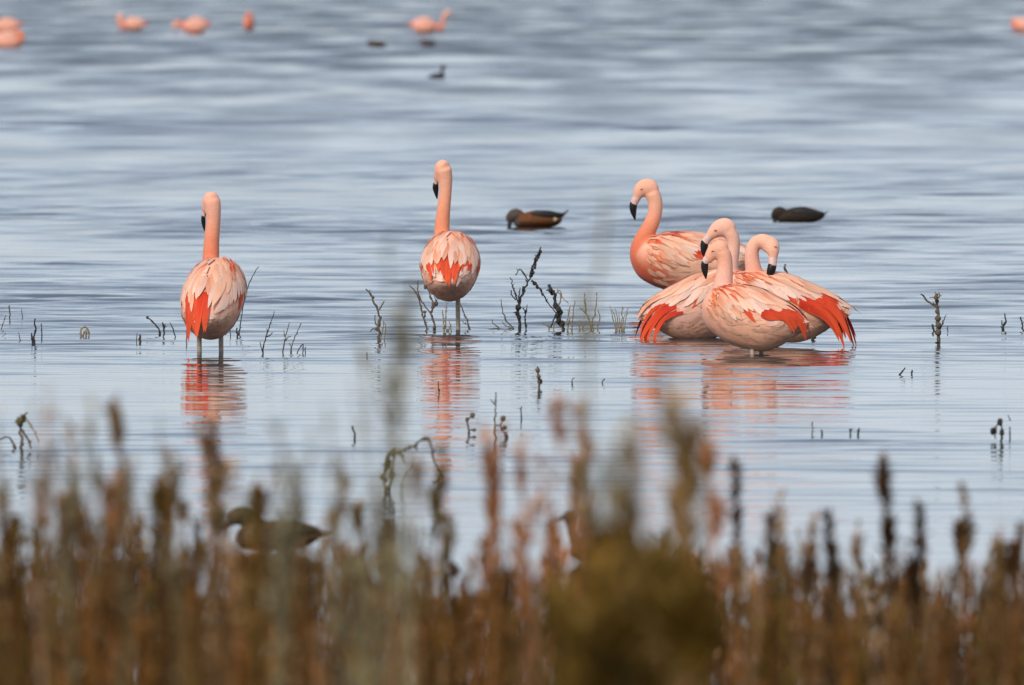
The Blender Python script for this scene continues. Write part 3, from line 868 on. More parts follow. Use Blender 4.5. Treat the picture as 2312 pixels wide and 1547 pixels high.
duck('small black grebe swimming with its neck upright', 180,
    [(965, 177, 2), (974, 175, 5), (986, 174, 7), (998, 174, 6.5), (1004, 175, 4)], [(998, 172, 5), (999, 163, 3.8), (999, 155, 4), (1000, 151, 5), (1003, 152, 4)],
    [(1003, 152, 2, 2), (1010, 153, .7, .8)], lambda u, v: (.022, .02, .02), wing=[(972, 171, 2, .03), (984, 170, 4, .036), (996, 171, 2, .03)], far=True, cat='grebe', name='grebe')
duck('brown duck swimming right behind the marsh plants, long back showing', 1246,
    [(540, 1222, 20), (565, 1218, 30), (600, 1215, 33), (640, 1215, 33), (680, 1214, 30), (708, 1210, 20), (722, 1206, 11)],
    [(590, 1205, 24), (572, 1186, 22), (555, 1173, 22), (538, 1171, 22), (522, 1180, 15)],
    [(526, 1178, 9, 9), (512, 1186, 7, 9), (496, 1196, 4, 8)], lambda u, v: (.070, .048, .020) if v > .62 else (.105, .062, .028),
    wing=[(600, 1196, 6, .045), (640, 1192, 13, .055), (685, 1194, 12, .05), (722, 1202, 4, .02)],
    tail=[(710, 1208, 10), (728, 1205, 7), (748, 1202, 2)], wingcol=(.06, .038, .016), lat=1.2)
duck('brown duck mostly hidden by an olive bush, round head raised', 1272,
    [(1290, 1252, 15), (1315, 1248, 28), (1350, 1246, 33), (1385, 1247, 30), (1412, 1248, 18), (1424, 1245, 8)],
    [(1300, 1235, 14), (1291, 1210, 10), (1287, 1188, 11), (1285, 1170, 17), (1281, 1163, 15)],
    [(1276, 1166, 7, 8), (1266, 1171, 5, 8), (1256, 1175, 3, 7)], lambda u, v: (.10, .055, .024),
    wing=[(1330, 1230, 6, .045), (1360, 1224, 12, .055), (1395, 1230, 10, .045), (1420, 1242, 4, .02)], tail=[(1412, 1245, 9), (1426, 1240, 6), (1440, 1234, 2)], wingcol=(.07, .04, .02), lat=1.2)

# ------------------------------------------------------------------ dead stems standing in the water
TW = random.Random(4)
TG = 'dead stems standing in the lake'
def twig(label, strokes, mat='twig_brown', base=None, buds=0.5, group=TG, cat='dead plant', name='dead_plant', lumps=(), wet=True):
    """strokes: list of (points in px, start width px, end width px); the first one rises from the water"""
    by = base or strokes[0][0][0][1]
    d0 = dist(by); sc = FPX / d0
    o = P(strokes[0][0][0][0], by, d0); loc = np.array([o[0], o[1], 0.0])
    root = empty(name, loc); tag(root, label, cat, group)
    for i, st in enumerate(strokes):
        pts, w0, w1 = st[:3]
        m = st[3] if len(st) > 3 else mat
        dd = TW.uniform(-.03, .03) if i else 0.0
        pp = [P(a, b, d0 + dd * k / max(1, len(pts) - 1)) for k, (a, b) in enumerate(pts)]
        low = pts[0][1] >= by - 14
        if low and wet:
            q = pp[0].copy(); q[2] = -0.12; q[0] += TW.uniform(-.01, .01)
            pp = [q] + pp
        r0, r1 = w0 / sc / 2, w1 / sc / 2
        n = 4 * len(pp) + 2
        path = catmull(pp, n)
        jit = np.array([[TW.gauss(0, 1), TW.gauss(0, 1), TW.gauss(0, 1) * .4] for _ in range(n)]) * r0 * .35
        path = path + jit
        parts = [loft(path, np.linspace(r0, r1, n) * np.array([1 + TW.uniform(-.2, .25) for _ in range(n)]), np.linspace(r0, r1, n), 6)]
        seg = np.linalg.norm(np.diff(path, axis=0), axis=1).sum()
        for _ in range(int(buds * seg / 0.016)):
            k = TW.uniform(.2, .98); q = path[int(k * (n - 1))]
            if q[2] < .01: continue
            a = TW.uniform(0, 6.28); rr = max(r0 * (1 - k) + r1 * k, .0012)
            if TW.random() < .55:
                e = q + np.array([math.cos(a) * .012, math.sin(a) * .008, TW.uniform(.002, .014)]) * TW.uniform(.5, 1.3)
                parts.append(loft(np.array([q, (q + e) / 2 + (0, 0, .001), e]), [rr * .7, rr * .6, rr * .25], [rr * .7, rr * .6, rr * .25], 4))
            else:
                s = rr * TW.uniform(1.1, 1.9)
                parts.append(blob(q + np.array([math.cos(a), math.sin(a), 0]) * rr, s, s, s * 1.3, 5, 4, TW))
        V, F = join(parts)
        mesh_obj('stem' if i == 0 else 'branch', V, F, M[m], root, loc)
    for (a, b, rx, rz, *mm) in lumps:
        v, f = blob(P(a, b, d0 + TW.uniform(-.02, .02)), rx / sc, rx / sc, rz / sc, 7, 5, TW)
        mesh_obj('seed_head', v, f, M[mm[0] if mm else mat], root, loc)
    return root

twig('crooked brown dead stem with a stubby fork, beside the one-legged flamingo', [([(855, 770), (856, 712), (846, 687), (836, 662), (829, 653)], 9, 3.5), ([(857, 700), (862, 690), (867, 680)], 4, 2), ([(851, 747), (843, 742), (836, 748)], 4, 2),
    ([(860, 768), (864, 740), (866, 724)], 4, 2, 'twig_tan'), ([(868, 766), (871, 742), (868, 728)], 4, 2, 'twig_tan'), ([(850, 735), (846, 722), (847, 712)], 3, 2)])
twig('two thin forked grey stems with buds in front of the one-legged flamingo', [([(965, 751), (955, 717), (948, 682), (938, 660), (925, 645)], 5.5, 2), ([(983, 750), (973, 712), (962, 695), (946, 668), (943, 632)], 6, 2), ([(974, 706), (977, 686), (969, 662), (963, 645)], 4.5, 2),
    ([(976, 698), (984, 688), (986, 676)], 4, 2), ([(956, 718), (962, 703)], 3, 2), ([(977, 690), (984, 680), (980, 668)], 3, 1.5)], lumps=((985, 685, 4, 7), (960, 648, 4, 6), (958, 704, 4, 3)), base=751, buds=.9)
twig('short knobbly grey-tan stems under the one-legged flamingo', [([(1003, 753), (1001, 725), (999, 700)], 3.5, 2), ([(1009, 752), (1006, 717), (1009, 680)], 4, 2), ([(1019, 747), (1013, 723)], 3, 2), ([(1013, 750), (1017, 735)], 3, 2)], mat='twig_tan', base=753, buds=1.3)
twig('thin leaning dark stem beside the leg of the one-legged flamingo', [([(1061, 749), (1055, 725), (1046, 703), (1039, 684)], 4.5, 2), ([(1057, 735), (1048, 730), (1044, 726)], 3, 2)], buds=.9)
twig('low dead branch lying on the water with two upturned ends', [([(1161, 746), (1143, 724), (1136, 706), (1131, 676)], 4, 1.8), ([(1160, 743), (1140, 744), (1120, 742), (1104, 744)], 4, 3), ([(1127, 742), (1113, 730), (1111, 722)], 4, 2), ([(1152, 740), (1140, 735), (1134, 726)], 2.5, 1.5)], mat='twig_brown', base=746, buds=.9)
twig('tall black dead stem with a bristly leaning spike and an arching side branch', [([(1174, 746), (1170, 706), (1171, 684), (1188, 645), (1199, 623), (1207, 590), (1221, 558)], 8, 2.4), ([(1170, 683), (1165, 670), (1157, 645), (1153, 626)], 4, 1.8), ([(1171, 678), (1172, 664), (1175, 650)], 3.5, 1.8),
    ([(1164, 677), (1155, 665), (1155, 656)], 3, 1.8), ([(1193, 634), (1182, 618), (1174, 608), (1164, 622)], 3, 2), ([(1199, 634), (1207, 640), (1223, 659), (1237, 684), (1257, 707)], 4.5, 2), ([(1168, 706), (1160, 706)], 3, 2)],
    mat='twig_dark', buds=.9, lumps=tuple((1200 + k * 2.0 + TW.uniform(-3, 3), 622 - k * 6, 3.2, 4.6) for k in range(10)) + ((1207, 640, 5, 5), (1213, 648, 4, 5)))
twig('short bristly dark stem beside the tall black spike stem', [([(1187, 748), (1186, 717), (1190, 689)], 4.5, 2), ([(1187, 708), (1180, 694)], 3, 1.5)], mat='twig_dark', buds=1.4)
twig('thick black leaning dead stem with tan twigs and a low side branch', [([(1270, 748), (1261, 712), (1254, 678), (1246, 656), (1239, 643)], 10, 6), ([(1257, 706), (1248, 728), (1243, 740)], 4, 2.5), ([(1254, 664), (1264, 656), (1271, 673), (1284, 686)], 3, 1.5, 'twig_tan'), ([(1268, 741), (1248, 740), (1232, 734), (1223, 728)], 4, 2, 'twig_tan'),
    ([(1240, 655), (1233, 656)], 3, 2), ([(1262, 690), (1266, 672), (1258, 655)], 3, 1.5, 'twig_tan'), ([(1250, 742), (1252, 730), (1259, 724)], 3, 2, 'twig_tan'), ([(1240, 741), (1236, 728)], 3, 2, 'twig_tan')], mat='twig_dark', buds=.8)
twig('pair of thin tan stems with buds next to the thick black leaning stem', [([(1282, 749), (1282, 720), (1287, 690)], 4.5, 2), ([(1291, 749), (1295, 706), (1298, 678)], 3.5, 1.6), ([(1283, 728), (1290, 715)], 3, 1.5)], mat='twig_tan', buds=1.0, lumps=((1282, 728, 4, 6),))
twig('spreading tan stems with upright thin tips, last of the row before the cluster', [([(1334, 747), (1326, 712), (1308, 695)], 4.5, 2), ([(1323, 708), (1321, 680), (1320, 662)], 3, 1.6, 'twig_brown'), ([(1334, 742), (1342, 712), (1345, 690), (1348, 660)], 4, 1.8), ([(1309, 747), (1308, 723)], 4, 2), ([(1348, 746), (1354, 717), (1350, 700)], 3.5, 2), ([(1316, 747), (1320, 728)], 3, 2), ([(1340, 746), (1336, 730)], 3, 2)], mat='twig_tan', buds=1.0)
twig('tuft of dry tan blades beside the flamingo cluster', [([(1400 + k * 3, 752), (1399 + k * (4.5) , 725), (1398 + k * 7 + TW.uniform(-2, 2), 690 + TW.uniform(0, 22))], 4, 1.5) for k in range(-3, 4)], mat='twig_tan', buds=.4)
# left side
twig('thin upright dark stem far at the border, tallest of three', [([(22, 728), (22, 706), (21, 689)], 3.5, 1.8)], mat='twig_dark')
twig('thin faint brown stem beside the tallest border stem', [([(50, 726), (49, 697)], 3, 1.6)], mat='twig_brown')
twig('thin slanting brown stem at the border', [([(2, 750), (7, 730), (13, 712)], 3, 1.6)], mat='twig_brown')
twig('small dark forked stub with a crooked tip', [([(76, 781), (77, 762), (81, 745), (79, 720)], 7, 3), ([(74, 779), (71, 752)], 6, 3)], mat='twig_dark')
twig('thin straight dark stem beside the forked stub', [([(94, 771), (94, 731)], 3, 2)], mat='twig_dark')
twig('tiny bent stem near the forked stub', [([(46, 776), (44, 760), (41, 751)], 3, 2)], mat='twig_brown')
twig('looped tuft of dried tan stalks lying on the water', [([(183, 763), (183, 745), (191, 738), (200, 748), (201, 763)], 5, 3), ([(187, 763), (190, 748), (196, 762)], 3.5, 2.5), ([(193, 763), (195, 744)], 3, 2)], mat='twig_tan', buds=.8)
twig('short post-like stem with a knob beside it', [([(309, 778), (309, 753)], 3, 2), ([(316, 768), (316, 756)], 6, 5)], mat='twig_brown')
twig('bare dark stem leaning strongly, beside the flamingo on two legs', [([(362, 756), (360, 746), (352, 735), (340, 722), (330, 715)], 5, 3)], mat='twig_dark')
twig('short upright brown stem with a forked knobbly tip', [([(370, 763), (370, 742), (366, 728)], 4, 3), ([(370, 745), (373, 732)], 3, 2)], mat='twig_dark')
twig('short leaning dark stem nearest the flamingo on two legs', [([(396, 763), (391, 745), (385, 729)], 3.5, 2)], mat='twig_dark')
twig('little stem under the hanging red feathers', [([(421, 778), (421, 742)], 4, 2)], mat='twig_brown')
twig('long thin grass stem bending out beside the flamingo on two legs', [([(541, 756), (546, 708), (559, 649), (573, 620), (585, 602)], 3.2, 1.6)], mat='twig_dark', buds=.2)
twig('two stubs in the water by the long bending grass stem', [([(521, 762), (520, 745)], 3, 2), ([(536, 756), (535, 741)], 5, 3)], mat='twig_dark')
twig('slim dark stem with small side shoots and a leaning tip', [([(593, 800), (597, 774), (608, 738), (620, 704)], 4, 1.6), ([(602, 761), (610, 757), (616, 751)], 3, 1.5), ([(593, 797), (587, 772)], 3, 1.5), ([(605, 750), (602, 742)], 2.5, 1.5)], mat='twig_dark', buds=.3)
twig('slim grey stem with short shoots, left one of a leaning pair', [([(639, 799), (641, 777), (648, 748), (654, 728)], 4, 1.6), ([(644, 770), (650, 762), (657, 760)], 3, 1.5), ([(643, 760), (640, 746)], 2.5, 1.5)], mat='twig_brown', buds=.3)
twig('slim grey leaning stem, right one of a leaning pair', [([(656, 797), (664, 764), (672, 748), (679, 731)], 3.5, 1.6), ([(658, 785), (653, 775)], 2.5, 1.5)], mat='twig_brown', buds=.3)
twig('little arched stem with a straight stub next to it', [([(671, 799), (677, 785), (684, 776), (684, 798)], 3, 2), ([(689, 798), (689, 784)], 3, 2)], mat='twig_dark', buds=.2)
twig('olive-tan broken stalk with a drooping seed tuft, standing near the marsh plants', [([(49, 1020), (48, 975), (46, 945), (52, 938), (62, 933)], 9, 4), ([(49, 971), (59, 985), (71, 1012)], 6, 4), ([(58, 945), (76, 972), (88, 1000)], 4, 2, 'twig_tan'), ([(47, 950), (37, 948), (34, 956)], 5, 3, 'twig_tan')], mat='twig_brown', lumps=((45, 953, 9, 12, 'twig_olive'), (53, 946, 7, 9, 'twig_olive')), buds=.4)
twig('low arched brown stalk beside the broken stalk with seed tuft', [([(35, 1016), (30, 1000), (20, 989), (7, 988), (-6, 998)], 6, 4)], mat='twig_brown', buds=.3)
# right side
twig('brown dead stem with a crown of twigs and one long side arm', [([(2120, 773), (2118, 737), (2117, 694), (2114, 664)], 9, 6), ([(2115, 693), (2104, 687), (2092, 678), (2084, 666)], 4.5, 3), ([(2116, 678), (2108, 671), (2099, 672)], 3.5, 2, 'twig_tan'), ([(2115, 676), (2121, 668), (2120, 660)], 3.5, 2, 'twig_tan'), ([(2114, 672), (2112, 659)], 3.5, 2, 'twig_tan'), ([(2122, 744), (2128, 730), (2135, 714)], 3.5, 2), ([(2084, 667), (2079, 664)], 3, 2)], mat='twig_brown', buds=.9, lumps=((2114, 672, 5, 8),))
twig('short dark slanting stub by the stem with a crown of twigs', [([(2110, 751), (2107, 742), (2104, 733)], 5, 4)], mat='twig_dark', buds=0)
twig('tiny upright stub on the far side of the stem with a crown of twigs', [([(2140, 752), (2140, 737)], 3, 2)], mat='twig_dark', buds=0)
twig('small black forked stem, hooked at the foot', [([(2263, 750), (2265, 738), (2271, 728), (2267, 707)], 5.5, 2.5), ([(2266, 737), (2261, 732), (2262, 724)], 4, 2.5)], mat='twig_dark', buds=.8)
twig('small black crooked stem at the border', [([(2309, 749), (2307, 730), (2303, 716)], 5, 3)], mat='twig_dark', buds=.6)
twig('two little leaning stubs above a long dark ripple', [([(2030, 849), (2036, 841), (2044, 831)], 5, 3), ([(2057, 855), (2058, 845), (2060, 836)], 5, 3)], mat='twig_dark', buds=.3)
twig('thin straight stem standing in the red reflection', [([(1834, 986), (1835, 952)], 4, 2.5)], mat='twig_brown')
for (x, a, b) in ((1855, 986, 971), (1919, 986, 969), (1938.5, 986, 966)):
    twig('short dark stub of three in open water past the red reflection', [([(x, a), (x, b)], 5.5, 4)], mat='twig_dark', buds=.4, group='stubs past the red reflection')
twig('dark plant with hanging seed heads standing in the water', [([(2260, 1000), (2262, 970), (2258, 947)], 6, 4), ([(2257, 950), (2250, 962), (2247, 992)], 3, 2), ([(2250, 964), (2242, 968), (2240, 976)], 3, 2)], mat='twig_dark', lumps=((2258, 953, 7, 9), (2241, 974, 6, 9), (2262, 977, 6, 9), (2247, 974, 4, 7)))
twig('thin dark stem next to the plant with hanging seed heads', [([(2280, 992), (2280, 964)], 4, 3), ([(2281, 950), (2276, 938)], 3, 2)], mat='twig_dark')
twig('dark stick behind the ragged red wing tips', [([(1835, 768), (1835, 745), (1836, 732)], 8, 7)], mat='twig_dark', buds=.2)
twig('small budded stem rising behind the back of the flamingo with arched neck', [([(1790, 690), (1784, 640), (1779, 620), (1774, 608), (1770, 597)], 4.5, 3), ([(1778, 616), (1772, 610), (1770, 603)], 3, 2), ([(1782, 630), (1777, 622)], 3, 2)], mat='twig_brown', base=705, buds=1.2)
# middle water
twig('short dark stem standing in the reflection of the one-legged flamingo', [([(992, 889), (990, 860)], 4, 2.5)], mat='twig_dark')
twig('lumpy dark stem with a knob on top', [([(1217, 876), (1216, 849), (1213, 828)], 5, 4)], mat='twig_brown', lumps=((1214, 836, 5, 6), (1216, 850, 5, 6), (1219, 862, 6, 7)), buds=.8)
twig('curled brown leaf stuck upright in the water', [([(1293, 868), (1291, 860), (1297, 853)], 7, 2)], mat='twig_brown', buds=0, cat='leaf', name='dead_leaf', group=None)
twig('olive leaf tip showing above the water', [([(1362, 866), (1360, 860), (1364, 856)], 6, 3)], mat='twig_olive', buds=0, cat='leaf', name='dead_leaf', group=None)
twig('short hooked dark stem alone in open water', [([(800, 993), (799, 975), (794, 962)], 5, 4)], mat='twig_dark', buds=.2)
twig('straight olive stem with a small side hook', [([(1118, 990), (1118, 918), (1119, 886)], 5, 2.5), ([(1118, 915), (1113, 908), (1108, 902)], 3.5, 2)], mat='twig_olive', buds=.3)
twig('curled dead stalk with brown knobs, left of the straight olive stem', [([(1060, 976), (1056, 955), (1062, 942), (1067, 932)], 5, 3), ([(1058, 974), (1068, 970), (1072, 974)], 4, 3)], mat='twig_brown', lumps=((1055, 948, 5, 6), (1067, 938, 6, 7), (1070, 971, 5, 4)), base=980)
twig('curled dead stalk with brown knobs, joined behind the straight olive stem', [([(1146, 988), (1134, 972), (1131, 958), (1137, 942)], 5, 3), ([(1120, 961), (1130, 960)], 3, 2)], mat='twig_brown', lumps=((1136, 945, 7, 7), (1139, 966, 6, 6), (1143, 984, 6, 4)), base=988)
twig('little upright dark stem past the curled stalks', [([(1177, 948), (1176, 918)], 4.5, 2.5)], mat='twig_dark', buds=.3)
twig('tiny stub in open water left of the one-legged flamingo reflection', [([(829, 809), (828, 796)], 3, 2)], mat='twig_dark', buds=0)
twig('olive broken plant bent into an arch, leafy lumps on one side', [([(872, 1112), (868, 1060), (876, 1030), (900, 1020), (935, 1006), (963, 990), (974, 1012), (984, 1052), (1004, 1077)], 8, 3.5), ([(880, 1110), (888, 1050), (892, 1010)], 9, 4), ([(986, 1055), (992, 1075), (976, 1092)], 5, 3), ([(905, 1112), (915, 1075), (932, 1046)], 4, 2), ([(884, 1060), (870, 1045), (862, 1052)], 5, 2), ([(896, 1022), (908, 1030), (914, 1048)], 5, 2), ([(935, 1006), (944, 1018)], 4, 2), ([(964, 992), (972, 988)], 4, 2), ([(975, 1020), (984, 1018)], 4, 2)],
    mat='twig_olive', lumps=((874, 1046, 8, 16), (888, 1022, 9, 10), (884, 1072, 8, 14)), buds=.9, base=1112)

# ------------------------------------------------------------------ marsh plants on the shore
def plant(rng, x, y, h, px_lean, cols, stem_r=.004, nb=4, leaves=50, leaf=.02, lw=.005, start=.35, spread=.35, z0=None, tuft=0.0):
    """one marsh plant -> verts, faces (quads), vertex colours"""
    z0 = (min(bank_z(x, y), .4) - .03) if z0 is None else z0
    base = np.array([x, y, z0]); n = 6
    t = np.linspace(0, 1, n)[:, None]
    lean = np.array([px_lean, rng.uniform(-.15, .15) * h, 0])
    wob = np.array([rng.normal(0, .03), rng.normal(0, .03), 0]) * h
    axis = base + t * np.array([0, 0, h]) + t ** 2 * lean + np.sin(t * 5 + rng.uniform(0, 6)) * wob * t
    c0 = np.array(cols[rng.integers(len(cols))]) * rng.uniform(.7, 1.25)
    V, F, C = [], [], []
    def stem(path, r0, r1, c):
        k0 = len(V); m = len(path)
        for i, p in enumerate(path):
            r = r0 + (r1 - r0) * i / (m - 1)
            for a in (0, 2.094, 4.189):
                V.append((p[0] + r * math.cos(a), p[1] + r * math.sin(a), p[2])); C.append(c)
        for i in range(m - 1):
            for j in range(3):
                F.append((k0 + i*3 + j, k0 + i*3 + (j+1) % 3, k0 + (i+1)*3 + (j+1) % 3, k0 + (i+1)*3 + j))
    stem(axis, stem_r, stem_r * .45, c0)
    paths = [axis]
    for _ in range(nb):
        k = rng.uniform(start, .92); p = base * 0 + np.array([np.interp(k, t[:, 0], axis[:, q]) for q in range(3)])
        a = rng.uniform(0, 6.283); L = h * rng.uniform(.12, .30) * (1.25 - k)
        e = p + np.array([math.cos(a) * spread, math.sin(a) * spread, 1.0]) * L
        mid = (p + e) / 2 + np.array([math.cos(a), math.sin(a), 0]) * L * .08
        stem(np.array([p, mid, e]), stem_r * .55, stem_r * .3, c0 * rng.uniform(.8, 1.2)); paths.append(np.array([p, mid, e]))
    if leaves:
        k = rng.integers(0, len(paths), leaves)
        u = np.where(k == 0, rng.uniform(start, 1, leaves), rng.uniform(.15, 1, leaves))
        pos = np.empty((leaves, 3))
        for kk in range(len(paths)):
            sel = k == kk
            if sel.any():
                f = u[sel] * (len(paths[kk]) - 1); i0 = np.minimum(f.astype(int), len(paths[kk]) - 2); fr = (f - i0)[:, None]
                pos[sel] = paths[kk][i0] * (1 - fr) + paths[kk][i0 + 1] * fr
        a = rng.uniform(0, 6.283, leaves); up = rng.uniform(.5, 2.4, leaves)
        dr = np.stack([np.cos(a), np.sin(a), up], -1); dr /= np.linalg.norm(dr, axis=1)[:, None]
        pos = pos + dr * tuft * rng.uniform(0, 1, leaves)[:, None]
        sd = np.stack([-np.sin(a), np.cos(a), rng.uniform(-.4, .4, leaves)], -1)
        ll = leaf * rng.uniform(.5, 1.4, leaves)[:, None]; ww = lw * rng.uniform(.6, 1.4, leaves)[:, None]
        q = np.stack([pos, pos + dr * ll * .5 + sd * ww, pos + dr * ll, pos + dr * ll * .5 - sd * ww], 1).reshape(-1, 3)
        k0 = len(V)
        V.extend(q.tolist())
        F.extend([(k0 + 4*i, k0 + 4*i + 1, k0 + 4*i + 2, k0 + 4*i + 3) for i in range(leaves)])
        cc = c0[None, :] * rng.uniform(.65, 1.45, (leaves, 1))
        C.extend(np.repeat(cc, 4, axis=0).tolist())
    ns = 3 * (n + 3 * nb)
    return V, F, C, ns

BROWN = [(.175, .070, .011), (.14, .056, .008), (.20, .085, .016), (.10, .042, .007), (.18, .076, .012)]
TAN = [(.34, .20, .09), (.28, .16, .07)]
DARK = [(.075, .036, .012), (.095, .046, .016), (.06, .032, .012)]
OLIVE = [(.17, .105, .018), (.20, .12, .022), (.14, .09, .015)]
RUST = [(.42, .175, .06), (.36, .145, .045), (.44, .20, .085)]
SAGE = [(.27, .225, .12), (.30, .25, .14), (.22, .18, .09)]

def ztop(py, d): return CAM_H - (py - HORIZON) * d / FPX

def env(px):
    xs = [-300, 0, 150, 300, 430, 500, 720, 800, 1000, 1250, 1330, 1580, 1640, 1750, 1900, 2060, 2150, 2312, 2700]
    ys = [1215, 1195, 1225, 1185, 1230, 1228, 1226, 1230, 1270, 1280, 1235, 1240, 1285, 1260, 1285, 1250, 1305, 1250, 1240]
    return np.interp(px, xs, ys) + 38

def build_mass():
    rng = np.random.default_rng(12)
    AV, AF, AC = [], [], []
    n = 0
    for k in range(3700):
        d = 20.0 + 11.0 * rng.random() ** 0.8
        px = rng.uniform(-420, 2740) if k < 2150 else rng.choice([-1, 1]) * rng.uniform(1580, 3100) + 1156
        py = env(px) + rng.exponential(85) - 30 + rng.normal(0, 38)
        h = ztop(py, d) - (min(bank_z(0, d), .4) - .03)
        if h < .12: continue
        x = (px - 1156) / FPX * d
        pal = BROWN
        r = rng.random()
        if r < .12: pal = TAN
        elif r < .30: pal = DARK
        elif r < .42: pal = OLIVE
        elif r < .47: pal = RUST
        V, F, C, _ = plant(rng, x, d, h, rng.normal(0, .05) * h, pal, stem_r=rng.uniform(.0025, .006), nb=rng.integers(1, 4), leaves=int(rng.integers(22, 52) if k < 2150 else 18),
                           leaf=rng.uniform(.014, .03), lw=rng.uniform(.003, .006), start=rng.uniform(.1, .5), spread=.18)
        AF.extend([(a + n, b + n, c + n, e + n) for a, b, c, e in F]); AV.extend(V); AC.extend(C); n += len(V)
    o = mesh_obj('marsh_grass', AV, AF, M['marsh'], colors=np.array(AC)[:, :3], smooth=False)
    tag(o, 'dense brown mass of dry marsh grass along the shore', 'marsh grass', kind='stuff')
build_mass()

PR = np.random.default_rng(77)
def stalk(label, px, py, d, pal, lean_px=0, group=None, name='marsh_stalk', cat='marsh plant', **kw):
    """one marsh plant standing out of the mass: its tip at (px, py), d metres out"""
    h = ztop(py, d) - (min(bank_z(0, d), .4) - .03)
    x = (px - lean_px - 1156) / FPX * d
    V, F, C, ns = plant(PR, x, d, h, lean_px / FPX * d, pal, **kw)
    loc = np.array([x, d, min(bank_z(0, d), .4)])
    root = empty(name, loc); tag(root, label, cat, group)
    V = np.array(V); C = np.array(C)[:, :3]
    Fs = [f for f in F if f[0] < ns]; Fl = [tuple(i - ns for i in f) for f in F if f[0] >= ns]
    mesh_obj('stem', V[:ns], Fs, M['marsh'], root, loc, colors=C[:ns])
    if Fl:
        mesh_obj('foliage', V[ns:], Fl, M['marsh'], root, loc, colors=C[ns:], smooth=False)
    return root

# tall, close and very blurred
stalk('very tall pale sage stalk reaching up beside the one-legged flamingo', 890, 560, 17.5, SAGE, 6, leaves=150, nb=5, start=.35, leaf=.03, lw=.005, spread=.2, stem_r=.005)
stalk('tallest pale sage stalk, reaching up beside the flamingo cluster', 1392, 440, 17.0, SAGE, -14, leaves=170, nb=5, start=.4, leaf=.03, lw=.005, spread=.16, stem_r=.006)
for k in range(3):
    stalk('pale sage stalk crossing the water below the one-legged flamingo', (815, 850, 925)[k], (850, 700, 940)[k], 18 + k, SAGE, (4, 16, -6)[k], leaves=80, nb=4, start=.4, leaf=.026, lw=.004, spread=.2, group='pale sage stalks by the tall sage stalk')
stalk('tall olive-brown leafy plume standing over the olive bush', 1470, 775, 15.5, [(.30, .185, .065), (.34, .21, .075)], 22, leaves=230, nb=7, start=.55, leaf=.034, lw=.007, spread=.10, tuft=.012, stem_r=.006)
stalk('olive-brown leafy plume, shorter, leaning over the olive bush', 1430, 935, 15.5, [(.30, .185, .05), (.27, .165, .04)], -8, leaves=240, nb=6, start=.55, leaf=.034, lw=.007, spread=.10, tuft=.012, stem_r=.006)
def olive_bush():
    d = 14.8
    loc = np.array([(1435 - 1156) / FPX * d, d, min(bank_z(0, d), .4)])
    root = empty('olive_bush', loc); tag(root, 'rounded olive-brown bush in front of the brown marsh grass', 'bush')
    for k in range(9):
        px = 1308 + k * 31 + PR.uniform(-10, 10); py = 1215 + PR.uniform(-10, 60) + abs(k - 4) * 14
        dd = d + PR.uniform(-.3, .3)
        h = ztop(py, dd) - (loc[2] - .03)
        V, F, C, ns = plant(PR, loc[0] + (px - 1435) * .8 / FPX * dd, dd, h, (px - 1435) * .2 / FPX * dd, [(.17, .09, .012), (.20, .105, .014), (.14, .08, .010)], leaves=380, nb=9, start=.2, leaf=.035, lw=.010, spread=.45, tuft=.03)
        V = np.array(V); C = np.array(C)[:, :3]
        st = mesh_obj('stem', V[:ns], [f for f in F if f[0] < ns], M['marsh'], root, loc, colors=C[:ns])
        mesh_obj('foliage', V[ns:], [tuple(i - ns for i in f) for f in F if f[0] >= ns], M['marsh'], st, loc, colors=C[ns:], smooth=False)
olive_bush()
for k, (a, b, l) in enumerate(((1240, 895, 30), (1178, 1000, -10), (1105, 945, 12), (1335, 930, 14), (1262, 1010, 24), (1080, 1040, -8), (1310, 1030, -6))):
    stalk('rusty orange feathery sprig between the two tall sage stalks', a, b, 21.5 + k * .5, RUST, l, leaves=190, nb=6, start=.5, leaf=.030, lw=.005, spread=.22, tuft=.003, stem_r=.005, group='rusty sprigs between the sage stalks')
stalk('thick orange-brown sprig leaning away from the olive bush', 1600, 965, 22.0, RUST, 70, leaves=420, nb=10, start=.45, leaf=.026, lw=.006, spread=.35, tuft=.012, stem_r=.006)
stalk('second orange-brown sprig behind the olive bush', 1545, 1060, 21.0, [(.28, .12, .045)], 20, leaves=340, nb=8, start=.4, leaf=.026, lw=.006, spread=.3, tuft=.012, stem_r=.005)
for (a, b, l, lab) in ((1655, 1062, -18, 'dark seed-headed stalk next to the leaning orange-brown sprig'), (1770, 1118, -6, 'thin grey-brown seed-headed stalk between two dark ones'), (1738, 1172, -24, 'stout dark stalk with a blunt leaning tip'),
                       (1885, 1165, 8, 'dark stalk with a pointed tip, alone in a gap of bright water'), (1998, 1050, -20, 'tallest dark seed-headed stalk, beaded head leaning over bright water'), (2078, 1160, 10, 'stoutest dark stalk with a clump of heads round it'),
                       (2178, 1095, 10, 'pale slim stalk past the stoutest dark stalk'), (2290, 1180, -8, 'dark brown stalk at the picture border'), (1845, 1172, 16, 'thin brown stalk leaning beside the pointed dark stalk')):
    pale = 'pale' in lab or 'thin' in lab
    stalk(lab, a, b, 25.0 + PR.uniform(-1, 1.5), TAN if pale else DARK, l, leaves=150 if pale else 400, nb=2, start=.55, leaf=.026, lw=.008, spread=.10, tuft=.010, stem_r=.007)
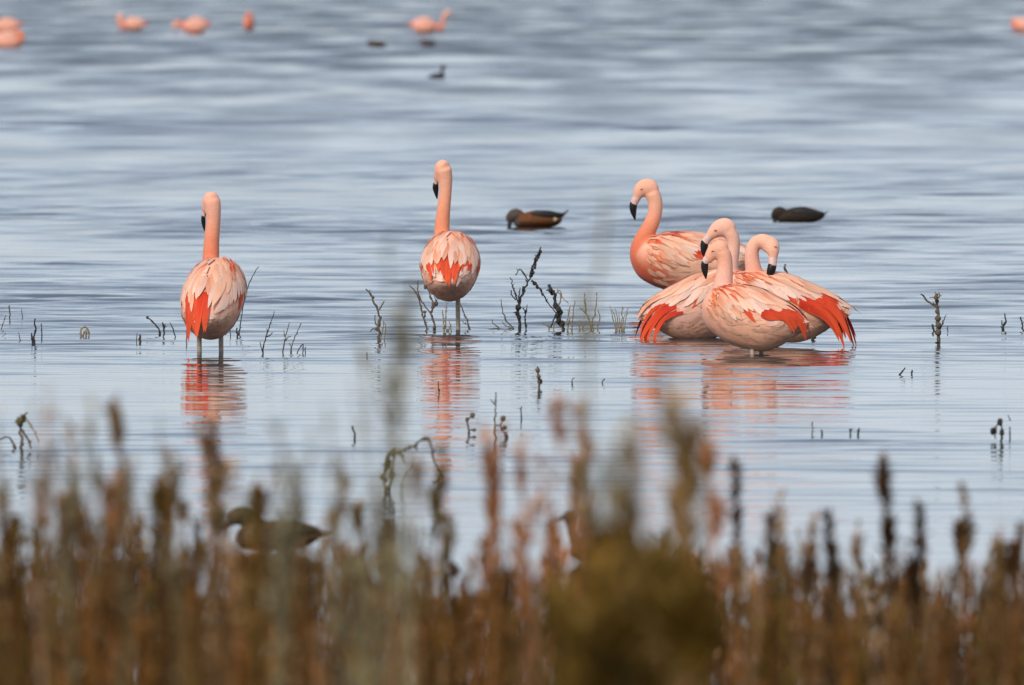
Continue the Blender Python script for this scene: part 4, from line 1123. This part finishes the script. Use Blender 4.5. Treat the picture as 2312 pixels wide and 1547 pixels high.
for (a, b, l, pal, lab) in ((588, 1062, -30, BROWN, 'grey-brown stalk leaning over the duck behind the marsh plants'), (368, 1010, -6, BROWN, 'brown stalk with a lumpy head below the left flamingo reflection'), (256, 1068, -10, RUST, 'thick rust-brown stalk with a club-shaped head'),
                            (415, 1060, 14, BROWN, 'brown stalk with a curling tip beside the left reflection'), (105, 870, 6, [(.36, .22, .14)], 'faint pinkish blurred stalk above the broken stalk'), (655, 985, 4, SAGE, 'slim sage stalk past the duck'), (585, 955, -4, SAGE, 'slim sage stalk in front of the duck head'),
                            (760, 905, -6, SAGE, 'slim sage stalk between the duck and the tall sage stalk'), (192, 930, 5, SAGE, 'slim sage stalk beside the club-headed stalk'), (290, 905, 8, TAN, 'slim tan stalk leaning past the club-headed stalk'), (460, 860, -6, TAN, 'slim tan stalk crossing the left flamingo reflection'),
                            (150, 965, -5, TAN, 'slim tan stalk right of the broken stalk'), (30, 1120, 4, BROWN, 'brown stalk at the shore border under the arched stalk'), (520, 1005, 8, TAN, 'thin tan stalk beside the left flamingo reflection'), (1010, 1000, 10, OLIVE, 'olive stalk under the one-legged flamingo reflection')):
    near = pal is SAGE or 'faint' in lab
    stalk(lab, a, b, (18.5 if near else 23.5) + PR.uniform(-1, 1), pal, l, leaves=110 if near else 280, nb=3, start=.5, leaf=.026, lw=.006, spread=.15, tuft=.007, stem_r=.0045 if near else .0065)
for k in range(46):   # lesser stalks that only their place tells apart
    a = (k * 71 + 35) % 2300 + PR.uniform(-25, 25); b = env(a) - PR.uniform(35, 150) * (0.4 if 470 < a < 760 else 1)
    if 1940 < a < 2110: continue
    stalk('brown marsh stalk rising a little above the dense grass', a, b, PR.uniform(21, 28), [BROWN, DARK, BROWN, TAN][k % 4], PR.uniform(-20, 20), leaves=200, nb=4, start=.25, leaf=.030, lw=.005, spread=.14, tuft=.006, stem_r=.006, group='lesser stalks over the dense grass')

for k in range(18):   # slender ones in front of the left half of the water
    a = 25 + k * 56 + PR.uniform(-22, 22); b = PR.uniform(900, 1110)
    stalk('slender faded stalk, one of many crossing the calm water by the shore', a, b, PR.uniform(18.5, 23), [[(.20, .14, .06)], [(.24, .14, .055)], OLIVE, [(.19, .145, .07)]][k % 4], PR.uniform(-18, 18), leaves=80, nb=3, start=.55, leaf=.030, lw=.0045, spread=.12, tuft=.004, stem_r=.0040, group='slender stalks along the shore')
